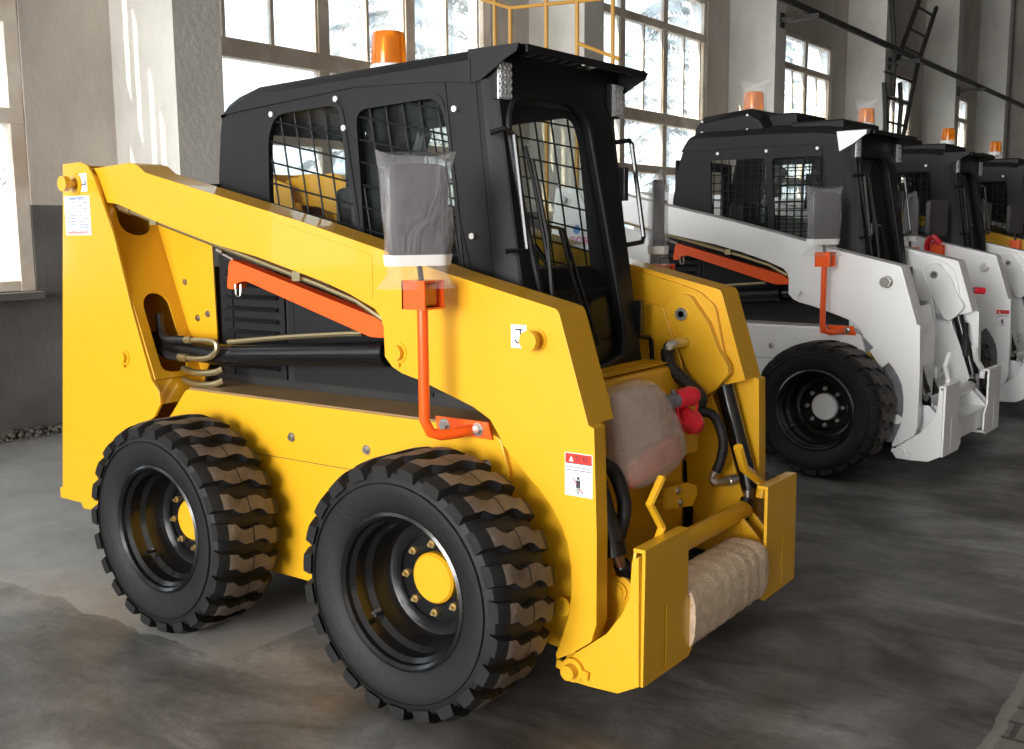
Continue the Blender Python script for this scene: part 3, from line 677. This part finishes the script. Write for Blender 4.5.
# ------------------------------------------------------------------ bags over the mirrors
def mirror_bag(loader, s, label, skirt=True, small=False):
    mw = loader.matrix_world if False else Matrix.Translation(loader.location) @ Matrix.Rotation(loader.rotation_euler.z, 4, 'Z')
    md = Vector((.5, .866 * (1 if s < 0 else -1), 0)); nn_ = Vector((-md.y, md.x, 0)); cc = Vector((-.045, s * .735, 1.475))
    root = thing('plastic_bag', label, 'plastic bag', mw @ Vector((cc.x, cc.y, 1.262)), loader.rotation_euler.z, 'bags over the mirrors')
    base = Vector((cc.x, cc.y, 1.262)); rnd = random.Random(int(s * 7 + loader.location.y * 10)); R_ = []
    secs = [(1.632, .120, .010, 0), (1.612, .110, .028, 0), (1.58, .103, .038, 0), (1.47, .102, .039, 0), (1.38, .098, .038, 0), (1.335, .094, .036, 0), (1.325, .090, .032, 0)]
    def ring(z, a, b, k=0, n=28):
        out = []
        for i in range(n):
            t = 2 * PI * i / n; ct, st2 = cos(t), sin(t)
            ex = .45; x = a * abs(ct) ** ex * (1 if ct >= 0 else -1); y = b * abs(st2) ** ex * (1 if st2 >= 0 else -1)
            j = 1 + .05 * sin(t * 5 + z * 20)
            p = Vector((cc.x, cc.y, z)) + md * x * j + nn_ * y * j - base
            if z > 1.62: p.z += .016 * (abs(x) / a) ** 4
            out.append(p)
        return out
    m = MB(); m.rings([ring(*x) for x in secs], cap=False); k = len(m.v); n = 28
    m.f.append(tuple(range(n))); m.m.append(0)
    m.build('film', 'bag', root)
    t = MB(); t.rings([ring(1.350, .0985, .041), ring(1.318, .094, .039)], cap=False); t.rings([ring(1.350, .098, .0405), ring(1.318, .0935, .0385)], cap=False); t.build('tape', 'tape', root)
    if skirt:
        m = MB(); m.rings([ring(1.322, .090, .036), ring(1.30, .084, .038), ring(1.275, .098, .046), ring(1.283, .092, .048), ring(1.262, .11, .055)][:3] + [ring(1.252, .115, .052)], cap=False); m.build('skirt', 'clearbag', root)
    return root

# ================================================================== machines
G = 'skid steer loaders parked in a row'
y0 = make_loader('skid_steer_loader', 'yellow loader with new chunky tyres and black cab, nearest and largest of the row', 'yellow', (0, .9, 0), 0, G)
data_sticker(y0); j_sticker(y0, -1.917, -1.857, 1.580, 1.651, .63, rot=-1.6); j_sticker(y0, .195, .250, 1.080, 1.148, .605); warning_sticker(y0)
D1 = (-.0490, 4.514, 0); R1 = -.0501
y1 = make_loader('skid_steer_loader', 'white loader parked just behind the big yellow one, its whole front tyre in view', 'white', D1, R1, G, ac=True, worn=True, perforated=False)
name_extra['beacon_z'] = .10
y2 = make_loader('skid_steer_loader', 'white loader with red-wrapped lamp bracket, squeezed behind the first white loader', 'white', (-.07, 6.95, 0), -.02, G, ac=True, worn=True, perforated=False)
warning_sticker(y2)
y3 = make_loader('skid_steer_loader', 'yellow loader partly hidden behind the two white loaders', 'yellow', (0, 9.4, 0), 0, G, ac=True, worn=True, perforated=False)

def copy_tree(o, parent=None):
    c_ = o.copy(); C.objects.link(c_)
    if parent is not None: c_.parent = parent
    for ch in list(o.children): copy_tree(ch, c_)
    return c_
y4 = copy_tree(y2); y4.location = (0, 11.6, 0); y4['label'] = 'white loader of which only the roof and beacon rise beyond the far yellow one'
y5 = copy_tree(y3); y5.location = (0, 13.8, 0); y5['label'] = 'yellow loader at the very end of the row of machines'

# red and blue print on the first white loader's arm
a1 = decal(y1, 'tower_decal', -2.02, -1.73, 1.29, 1.45, .63, label='white decal with pink lettering under a blue dot')
text_mesh('BOBOR', .085, (-1.875, -.6325, 1.33), (1, 0, -.02), (.02, 0, 1), 'pinkink', 'lettering', a1)
m = MB(); m.lathe([(.030, 0), (.0, .0004)], (-1.84, -.6315, 1.41), (0, -1, 0), 20); m.build('blue_dot', 'blueink', a1)
m = MB(); m.plate([(.0, -.12), (.13, -.12), (.10, .30), (-.04, .26)], [], (-.10, -.20, 1.984), (1, 0, 0), (0, 1, 0), (0, 0, .002)) 
m.slab([(-.10, 1.86), (-.02, 1.90), (.06, 1.955), (.06, 1.976), (-.12, 1.976)], -.406, -.409); m.build('paper_sheet', 'paper', y1)['label'] = 'white paper sheet on the roof corner'
m = MB(); m.cyl((-.05, -.735, 1.15), (-.04, -.74, 1.30), .035, 12); m.tube(smooth_path([(-.08, -.74, 1.18), (-.10, -.76, 1.27), (-.06, -.78, 1.34), (.0, -.76, 1.28)]), .022, 8)
m.build('red_wrapping', 'red', y2)
m = MB(); m.cyl((.36, .612, 1.005), (.43, .70, 1.0), .014, 12); m.build('hose_fitting', 'steel', y1); m = MB(); m.cyl((.41, .67, 1.0), (.45, .73, .995), .022, 12); m.build('dust_cap', 'red', y1)

mirror_bag(y0, -1, 'grey clear bag taped over the nearest mirror, on the big yellow loader')
mirror_bag(y0, 1, "grey clear bag taped over the far mirror, behind the yellow loader's door")
mirror_bag(y1, -1, 'clear bag over the mirror standing at the first white loader', skirt=True)
mirror_bag(y1, 1, 'clear bag over the mirror between the cabs of the two white loaders', skirt=False)

# bags over two beacons
def beacon_bag(L_, x, z, label):
    mw = Matrix.Translation(L_.location) @ Matrix.Rotation(L_.rotation_euler.z, 4, 'Z')
    m = MB(); R_ = []
    for zz, r in ((-.02, .078), (.05, .080), (.13, .074), (.165, .082), (.20, .100)):
        R_.append([(r * cos(t) * (1 + .12 * sin(3 * t)), r * sin(t) * (1 - .35 * (zz > .15)), zz + (.02 * sin(2 * t) if zz > .15 else 0)) for t in [2 * PI * i / 24 for i in range(24)]])
    m.rings(R_, cap=False); o = m.build('plastic_bag', 'clearbag', loc=mw @ Vector((x, 0, z))); tag(o, label, 'plastic bag')
beacon_bag(y1, -.86, 2.16, 'thin clear bag over the amber beacon of the first white loader')
beacon_bag(y2, -.86, 2.26, 'thin clear bag over the amber beacon of the second white loader')

# bubble wrapped parcel hanging on the front of the yellow loader
pw = thing('wrapped_parcel', 'bubble-wrapped parcel with a red box inside, hung on the front of the yellow loader', 'parcel', (.43, .90, .62))
def blob(outl, o, u, v, d0, d1, rings_=5):
    m_ = MB(); R_ = []; cx = sum(p[0] for p in outl) / len(outl); cy = sum(p[1] for p in outl) / len(outl)
    u, v, o = Vector(u), Vector(v), Vector(o); nrm = u.cross(v)
    for i in range(rings_ * 2 + 1):
        t = -1 + i / rings_; sc = (1 - abs(t) ** 3) ** .45 if abs(t) < 1 else .02
        R_.append([o + u * (cx + (a - cx) * max(sc, .55 if abs(t) < 1 else .3)) + v * (cy + (b - cy) * max(sc, .55 if abs(t) < 1 else .3)) + nrm * ((d0 + d1) / 2 + t * (d1 - d0) / 2) for a, b in outl])
    return m_.rings(R_)
ol = round_corners([(-.395, .325), (-.22, .338), (-.10, .31), (.02, .165), (.055, .055), (-.07, .012), (-.28, .0), (-.395, .03)], .05, 4)
b = blob(ol, (0, 0, 0), (-.02, 1, 0), (-.14, 0, 1), -.06, .06); b.build('film', 'bubble', pw)
b = blob([(x * .93, y * .93) for x, y in ol], (0, 0, .005), (-.02, 1, 0), (-.14, 0, 1), -.05, .05); b.build('inner_film', 'bubble', pw)
b = MB(); b.obox((.0, -.19, .075), (0, 1, .12), (1, 0, .14), (-.14, -.12, 1), .34, .05, .08); b.build('red_box', 'pinkthing', pw, .01)
b = MB(); b.obox((-.03, -.22, .215), (0, 1, 0), (1, 0, .14), (-.14, 0, 1), .26, .04, .18); b.build('carton', 'beige', pw, .01)
# woven wrap rolled round the coupler's cross member
wr = MB(); R_ = []
for i in range(27):
    w = -.285 + i * .57 / 26; k = 1 + .018 * sin(i * 1.9) + .012 * sin(i * 4.3)
    R_.append([(.555 + .088 * k * abs(cos(t)) ** .6 * (1 if cos(t) > 0 else -1), .9 + w, .245 + .105 * k * abs(sin(t)) ** .6 * (1 if sin(t) > 0 else -1)) for t in [2 * PI * j / 24 for j in range(24)]])
wr.rings(R_); o = wr.build('packing_wrap', 'mesh_wrap'); tag(o, "beige woven packing wrapped round the yellow loader's front cross beam", 'packing wrap')

# ================================================================== building
XW, XP = -5.2, -4.45
def noise_wall(name, base, dado=None, zd=1.61, bump=.25):
    m = bpy.data.materials.new(name); m.use_nodes = True; nt = m.node_tree; n = nt.nodes; b = n['Principled BSDF']; b.inputs['Roughness'].default_value = .85
    tc = n.new('ShaderNodeTexCoord'); no = n.new('ShaderNodeTexNoise'); no.inputs['Scale'].default_value = 1.3; no.inputs['Detail'].default_value = 9; no.inputs['Roughness'].default_value = .65
    mp = n.new('ShaderNodeMapping'); mp.inputs['Scale'].default_value = (1, 1, .6)
    nt.links.new(tc.outputs['Object'], mp.inputs[0]); nt.links.new(mp.outputs[0], no.inputs['Vector'])
    r = n.new('ShaderNodeValToRGB'); r.color_ramp.elements[0].position = .32; r.color_ramp.elements[1].position = .66
    r.color_ramp.elements[0].color = (*[c_ * .80 for c_ in base], 1); r.color_ramp.elements[1].color = (*[c_ * 1.08 for c_ in base], 1)
    nt.links.new(no.outputs['Fac'], r.inputs['Fac']); out = r.outputs['Color']
    if dado:
        sp = n.new('ShaderNodeSeparateXYZ'); nt.links.new(tc.outputs['Object'], sp.inputs[0])
        gt = n.new('ShaderNodeMath'); gt.operation = 'LESS_THAN'; gt.inputs[1].default_value = zd; nt.links.new(sp.outputs['Z'], gt.inputs[0])
        r2 = n.new('ShaderNodeValToRGB'); r2.color_ramp.elements[0].position = .3; r2.color_ramp.elements[1].position = .7
        r2.color_ramp.elements[0].color = (*[c_ * .7 for c_ in dado], 1); r2.color_ramp.elements[1].color = (*[c_ * 1.15 for c_ in dado], 1)
        no3 = n.new('ShaderNodeTexNoise'); no3.inputs['Scale'].default_value = 2.2; no3.inputs['Detail'].default_value = 7; nt.links.new(tc.outputs['Object'], no3.inputs['Vector']); nt.links.new(no3.outputs['Fac'], r2.inputs['Fac'])
        mx = n.new('ShaderNodeMix'); mx.data_type = 'RGBA'; nt.links.new(gt.outputs[0], mx.inputs[0]); nt.links.new(out, mx.inputs[6]); nt.links.new(r2.outputs['Color'], mx.inputs[7]); out = mx.outputs[2]
    nt.links.new(out, b.inputs['Base Color'])
    bn = n.new('ShaderNodeTexNoise'); bn.inputs['Scale'].default_value = 18; bn.inputs['Detail'].default_value = 6; nt.links.new(tc.outputs['Object'], bn.inputs['Vector'])
    bp_ = n.new('ShaderNodeBump'); bp_.inputs['Strength'].default_value = bump; bp_.inputs['Distance'].default_value = .02; nt.links.new(bn.outputs['Fac'], bp_.inputs['Height']); nt.links.new(bp_.outputs['Normal'], b.inputs['Normal'])
    return m
M['wall'] = noise_wall('plaster_wall', (.56, .51, .455), (.15, .142, .135))
M['pier'] = noise_wall('plaster_pier', (.60, .58, .54), (.15, .142, .135))
M['far'] = noise_wall('dim_end_wall', (.34, .30, .27))
M['ceil'] = noise_wall('ceiling_boards', (.30, .29, .28))

# floor: dark worn concrete, paler slab to the rear left, paving strip on the right
def floor_mat():
    m = bpy.data.materials.new('worn_concrete'); m.use_nodes = True; nt = m.node_tree; n = nt.nodes; b = n['Principled BSDF']
    tc = n.new('ShaderNodeTexCoord')
    def noise(sc, det, rough=.6, dist=0., stretch=None):
        x = n.new('ShaderNodeTexNoise'); x.inputs['Scale'].default_value = sc; x.inputs['Detail'].default_value = det; x.inputs['Roughness'].default_value = rough; x.inputs['Distortion'].default_value = dist
        if stretch:
            mp = n.new('ShaderNodeMapping'); mp.inputs['Scale'].default_value = stretch; nt.links.new(tc.outputs['Object'], mp.inputs[0]); nt.links.new(mp.outputs[0], x.inputs['Vector'])
        else: nt.links.new(tc.outputs['Object'], x.inputs['Vector'])
        return x.outputs['Fac']
    def ramp(src, stops):
        r = n.new('ShaderNodeValToRGB'); e = r.color_ramp.elements
        while len(e) < len(stops): e.new(.5)
        for q_, (p, c_) in zip(e, stops): q_.position = p; q_.color = (*c_, 1)
        nt.links.new(src, r.inputs['Fac']); return r.outputs['Color']
    def mix(f, a, b_, mode='MIX'):
        x = n.new('ShaderNodeMix'); x.data_type = 'RGBA'; x.blend_type = mode
        if isinstance(f, float): x.inputs[0].default_value = f
        else: nt.links.new(f, x.inputs[0])
        for i, s_ in ((6, a), (7, b_)):
            if isinstance(s_, tuple): x.inputs[i].default_value = (*s_, 1)
            else: nt.links.new(s_, x.inputs[i])
        return x.outputs[2]
    def math_(op, a, v):
        x = n.new('ShaderNodeMath'); x.operation = op; nt.links.new(a, x.inputs[0])
        if isinstance(v, (int, float)): x.inputs[1].default_value = v
        else: nt.links.new(v, x.inputs[1])
        return x.outputs[0]
    base = ramp(noise(1.1, 8, .62, .6), [(.36, (.085, .078, .072)), (.50, (.18, .172, .165)), (.66, (.32, .315, .31))])
    st = ramp(noise(2.6, 8, .68, .8, (.5, 1.4, 1)), [(.40, (.42, .41, .39)), (.56, (1, 1, 1))])
    base = mix(.75, base, st, 'MULTIPLY')
    fine = ramp(noise(30, 5, .7), [(.3, (.8, .8, .8)), (.7, (1.12, 1.12, 1.12))]); base = mix(1., base, fine, 'MULTIPLY')
    sp = n.new('ShaderNodeSeparateXYZ'); nt.links.new(tc.outputs['Object'], sp.inputs[0])
    wob = math_('MULTIPLY', noise(3, 4), .22); yy = math_('ADD', sp.outputs['Y'], wob)
    fac = math_('MULTIPLY', math_('GREATER_THAN', yy, .10), math_('LESS_THAN', sp.outputs['X'], -.78))
    fac = math_('MULTIPLY', fac, 1.)
    slab = ramp(noise(2.2, 8, .65), [(.3, (.22, .21, .20)), (.7, (.36, .355, .345))])
    base = mix(fac, base, slab)
    sx = math_('ADD', sp.outputs['X'], math_('MULTIPLY', noise(9, 4), .05))
    br = n.new('ShaderNodeTexBrick'); nt.links.new(tc.outputs['Object'], br.inputs['Vector']); br.inputs['Scale'].default_value = 2.2; br.inputs['Color1'].default_value = (.15, .145, .13, 1); br.inputs['Color2'].default_value = (.20, .19, .17, 1); br.inputs['Mortar'].default_value = (.08, .075, .07, 1); br.inputs['Mortar Size'].default_value = .02
    base = mix(math_('GREATER_THAN', sx, 1.46), base, mix(1., br.outputs['Color'], fine, 'MULTIPLY'))
    ed = math_('LESS_THAN', math_('ABSOLUTE', math_('ADD', sx, -1.46), 0), .018)
    base = mix(math_('MULTIPLY', ed, .6), base, (.30, .29, .26))
    nt.links.new(base, b.inputs['Base Color'])
    rg = n.new('ShaderNodeMapRange'); nt.links.new(noise(3.1, 6, .6), rg.inputs[0]); rg.inputs[1].default_value = .3; rg.inputs[2].default_value = .7; rg.inputs[3].default_value = .34; rg.inputs[4].default_value = .62
    nt.links.new(rg.outputs[0], b.inputs['Roughness'])
    bp_ = n.new('ShaderNodeBump'); bp_.inputs['Strength'].default_value = .25; bp_.inputs['Distance'].default_value = .01; nt.links.new(noise(14, 8, .7), bp_.inputs['Height']); nt.links.new(bp_.outputs['Normal'], b.inputs['Normal'])
    return m
M['floor'] = floor_mat()
def struct(mb, name, m, **k): return tag(mb.build(name, m, **k), kind='structure')
YS, YE, XR, ZC = -18., 31., 9., 9.
struct(MB().box(XW - .3, XR, YS, YE, -.2, -.010), 'floor', 'floor')
struct(MB().box(XW - .3, XR + .2, YS - .2, YE + .2, ZC, ZC + .2), 'ceiling', 'ceil')
# window wall with real openings
ends = [1.93 + 5.42 * k for k in range(-3, 6)]
wins = [(e - 3.78, e + .02) for e in ends]; Z0, Z1 = 1.00, 4.76
holes = [[(a, Z0), (b_, Z0), (b_, Z1), (a, Z1)] for a, b_ in wins]
struct(MB().plate([(YS, 0), (YE, 0), (YE, ZC), (YS, ZC)], holes, (XW, 0, 0), (0, 1, 0), (0, 0, 1), (-.3, 0, 0)), 'wall_left', 'wall')
struct(MB().box(XW - .3, XR, YE, YE + .2, 0, ZC), 'wall_back', 'far')
struct(MB().plate([(YS, 0), (YE, 0), (YE, ZC), (YS, ZC)], [], (XR, 0, 0), (0, 1, 0), (0, 0, 1), (.2, 0, 0)), 'wall_right', 'far')
# front end wall with the big open doorway
struct(MB().plate([(XW - .3, 0), (-4.4, 0), (-4.4, 6.6), (7.6, 6.6), (7.6, 0), (XR, 0), (XR, ZC), (XW - .3, ZC)], [], (0, YS, 0), (1, 0, 0), (0, 0, 1), (0, -.2, 0)), 'wall_front', 'far')
for k in range(-3, 6):
    y = 2.66 + 5.45 * k
    if y + .4 < YE: struct(MB().box(XW, XP, y, y + .42, 0, ZC), 'trim_%d' % (k + 4), 'pier')
for i, (a, b_) in enumerate(wins):
    w = thing('window_%d' % (i + 1), None, None, (XW - .06, (a + b_) / 2, Z0)); w['kind'] = 'structure'
    H = (b_ - a) / 2; f = MB(); zt = Z1 - Z0
    def fb(y0_, y1_, z0_, z1_, d=.05): f.box(-d, d, y0_, y1_, z0_, z1_)
    fb(-H, -H + .11, 0, zt); fb(H - .11, H, 0, zt); fb(-H + .004, H - .004, .003, .08, .046); fb(-H + .004, H - .004, zt - .06, zt - .003, .046)
    cw = (2 * H - .22) / 3
    for c_ in (1, 2): fb(-H + .11 + cw * c_ - .065, -H + .11 + cw * c_ + .065, .01, zt - .01, .043)
    for z, hh in ((1.22, .055), (1.93, .08), (3.20, .055)): fb(-H + .006, H - .006, z - hh, z + hh, .055)
    for c_ in range(3):
        yc = -H + .11 + cw * (c_ + .5); fb(yc - .022, yc + .022, 1.98, 3.16, .03)
        for e_ in (-1, 1): fb(yc + e_ * (cw / 2 - .07) - .02, yc + e_ * (cw / 2 - .07) + .02, 1.98, 3.16, .03)
    o = f.build('window_frame', 'frame', w, .008)
    g = MB(); g.box(-.004, .004, -H + .05, H - .05, .04, zt - .03); g.build('glass', 'pane', w)
    s_ = MB(); s_.box(.02, .16, -H, H, -.05, 0); s_.build('window_sill', 'pier', w)
# rubble ridge at the foot of the wall
rb = MB(); rr_ = random.Random(9)
for i in range(1500):
    y = rr_.uniform(-2.5, 6); x = XW + .03 + abs(rr_.gauss(0, .12)); r = rr_.uniform(.008, .030) * (1.2 - .5 * abs(x - XW) / .3); z = r * .6
    R_ = []
    for k in range(4):
        ph = PI * (k + .5) / 4 ; R_.append([(x + r * sin(ph) * cos(2 * PI * j / 6 + i) * rr_.uniform(.8, 1.2), y + r * sin(ph) * sin(2 * PI * j / 6 + i) * rr_.uniform(.8, 1.2), max(0, z + r * cos(ph) * .8)) for j in range(6)])
    rb.rings(R_)
tag(rb.build('rubble', 'rubble'), 'low ridge of crumbled grey rubble along the foot of the window wall', 'rubble', kind='stuff')

# pipe rail carried on brackets between the piers
pr = thing('pipe_rail', 'long dark pipe running high along the piers on short brackets', 'pipe', (-4.0, 13.2, 4.62))
m = MB(); m.cyl((0, -1.2, 0), (0, 17.5, 0), .055, 12); m.build('pipe', 'iron', pr)
for y in (13.75, 19.2, 24.65):
    m = MB(); m.box(-.44, .16, y - 13.2 - .05, y - 13.2 + .05, -.125, -.055); m.box(-.44, -.42, y - 13.2 - .08, y - 13.2 + .08, -.2, .02); m.build('bracket', 'iron', pr)
# folding ladder leaning at the fourth pier
ld = thing('ladder', 'dark iron ladders crossing against the fourth pier beside a narrow window', 'ladder', (-4.33, 19.4, 0))
def rail(pts): 
    m_ = MB(); m_.tube([(0, y - 19, z) for y, z in pts], .048, 8); m_.build('rail', 'iron', ld)
A1 = [(20.35, 6.0), (19.2, 4.82), (18.9, 4.5)]; A2 = [(21.6, 6.0), (20.4, 4.7), (19.9, 3.8), (19.5, 3.0), (19.3, 2.2)]
A3 = [(18.35, 5.9), (18.75, 4.8), (18.75, 3.9)]; A4 = [(18.2, 4.1), (18.45, 3.2), (18.6, 2.2)]; A5 = [(19.2, 4.2), (19.35, 3.8), (19.25, 3.0), (19.1, 2.2)]
for p_ in (A1, A2, A3, A4, A5): rail(p_)
def at(pts, z):
    for (ya, za), (yb, zb) in zip(pts[:-1], pts[1:]):
        if min(za, zb) <= z <= max(za, zb): return ya + (yb - ya) * (z - za) / (zb - za)
    return pts[-1][0]
for z in (5.8, 5.3, 4.9):
    m = MB(); m.cyl((0, at(A1, z) - 19, z), (0, at(A2, z) - 19, z), .026, 8); m.build('rung', 'iron', ld)
for z in (4.3, 3.85, 3.4, 3.0, 2.6):
    m = MB(); m.cyl((0, at(A4, min(z, 4.1)) - 19, z), (0, at(A2, z) - 19, z), .024, 8); m.build('rung', 'iron', ld)
# ochre pipe cage between the windows
cg = thing('pipe_cage', 'open cage of thin ochre pipes standing before the second pier', 'pipe cage', (-4.1, 7.0, 0))
def pole(p, q_, nm='post', r=.022):
    m_ = MB(); m_.cyl(p, q_, r, 8); m_.build(nm, 'yellowpipe', cg)
XF, XB = .62, -.25
for x, h_ in ((-.76, 3.9), (-.56, 3.68), (-.11, 3.9), (.26, 3.9), (.67, 3.9)): pole((x, 0, 0), (x, 0, h_))
pole((-.95, 0, 3.82), (-.56, 0, 3.68), 'rail', .018); pole((-.56, 0, 3.68), (.55, 0, 3.63), 'rail', .018); pole((.26, 0, 3.244), (.75, 0, 3.04), 'rail', .018)

# frosted conifers outside the windows
M_tree = None
def conifer(loc, h, sd, label):
    t = thing('conifer', label, 'tree', loc, 0, 'frosted conifers outside the windows'); r_ = random.Random(sd)
    m_ = MB(); m_.tube([(0, 0, 0), (.05, 0, h * .5), (0, 0, h)], [.16, .10, .02], 8); m_.build('trunk', 'bark', t)
    f_ = MB()
    for k in range(int(h * 9)):
        z = .8 + (h - 1) * k / (h * 9); L_ = (h - z) * .30 + .3; a = k * 2.4 + r_.random()
        d = Vector((cos(a), sin(a), 0)); sdv = Vector((-sin(a), cos(a), 0)); n_ = 7
        for j in range(n_):
            q0 = Vector((0, 0, z)) + d * L_ * j / n_ + Vector((0, 0, -.25 * L_ * (j / n_) ** 1.5)); ww = .34 * L_ * (1 - j / n_) ** .6 + .05
            for e_ in (-1, 1):
                p = q0 + sdv * e_ * ww + d * .22 + Vector((0, 0, -.10 - .1 * r_.random()))
                f_.add([q0, q0 + d * .13, p + d * .05, p], [(0, 1, 2, 3)])
                f_.add([q0, q0 + d * .10 + Vector((0, 0, .02)), p - Vector((0, 0, .14))], [(0, 1, 2)])
    tag(f_.build('needles', 'needles', t), kind='stuff'); return t
for i, (x, y, h) in enumerate([(-9.0, 2.2, 4.8), (-11.5, 6.5, 8.5), (-9.5, 10.5, 7.), (-12, 15, 9.), (-10, 20.5, 8.), (-11, 27, 9.), (-13, 34, 10)]):
    conifer((x, y, -.4), h, i, 'snow-pale conifer outside, %s' % ['seen through the leftmost window', 'seen through the window above the yellow roof', 'between the second window and the second pier', 'seen through the right half of the window behind the yellow cab', 'seen through the third window above the white loader', 'beyond the ladder', 'farthest one at the end of the hall'][i])
struct(MB().box(-60, XW - .3, -30, 70, -.6, -.4), 'ground', 'snow')

# ================================================================== light
world = bpy.data.worlds.new('sky'); bpy.context.scene.world = world; world.use_nodes = True
nt = world.node_tree; bg = nt.nodes['Background']; bg.inputs[0].default_value = (.80, .91, 1.0, 1); bg.inputs[1].default_value = 3.1
def area(name, loc, rot, sx, sy, power, col=(1, 1, 1)):
    l = bpy.data.lights.new(name, 'AREA'); l.shape = 'RECTANGLE'; l.size = sx; l.size_y = sy; l.energy = power; l.color = col
    o = bpy.data.objects.new(name, l); C.objects.link(o); o.location = loc; o.rotation_euler = rot; return o
area('doorway_daylight', (-.2, YS + .05, 3.3), (PI / 2, 0, 0), 8.4, 6.4, 4100, (1, .97, .93))
for i, (a, b_) in enumerate(wins):
    o = area('window_portal', (XW - .25, (a + b_) / 2, (Z0 + Z1) / 2), (0, -PI / 2, 0), 3.7, 3.7, 1); o.data.cycles.is_portal = True
sn = bpy.data.lights.new('sun', 'SUN'); sn.energy = 16; sn.angle = .01; sn.color = (1, .86, .62); so = bpy.data.objects.new('sun', sn); C.objects.link(so)
so.rotation_euler = Vector((.22, 1, -.62)).to_track_quat('-Z', 'Y').to_euler()

# ================================================================== camera
cam = bpy.data.cameras.new('camera'); co = bpy.data.objects.new('camera', cam); C.objects.link(co)
R0, U0, F0 = Vector((.8098, .5866, -.0070)), Vector((-.0753, .1158, .9904)), Vector((-.5818, .8015, -.1380))
R0 = F0.cross(U0).normalized(); F0.normalize(); U0 = R0.cross(F0).normalized()
co.matrix_world = Matrix.Translation((1.9889, -2.1737, 1.4257)) @ Matrix((R0, U0, -F0)).transposed().to_4x4()
cam.sensor_width = 36; cam.lens = 37.036; cam.clip_start = .05; cam.clip_end = 200
sc = bpy.context.scene; sc.camera = co
sc.view_settings.view_transform = 'Standard'; sc.view_settings.look = 'None'; sc.view_settings.gamma = 1; sc.view_settings.exposure = .15
sc.view_settings.use_curve_mapping = False
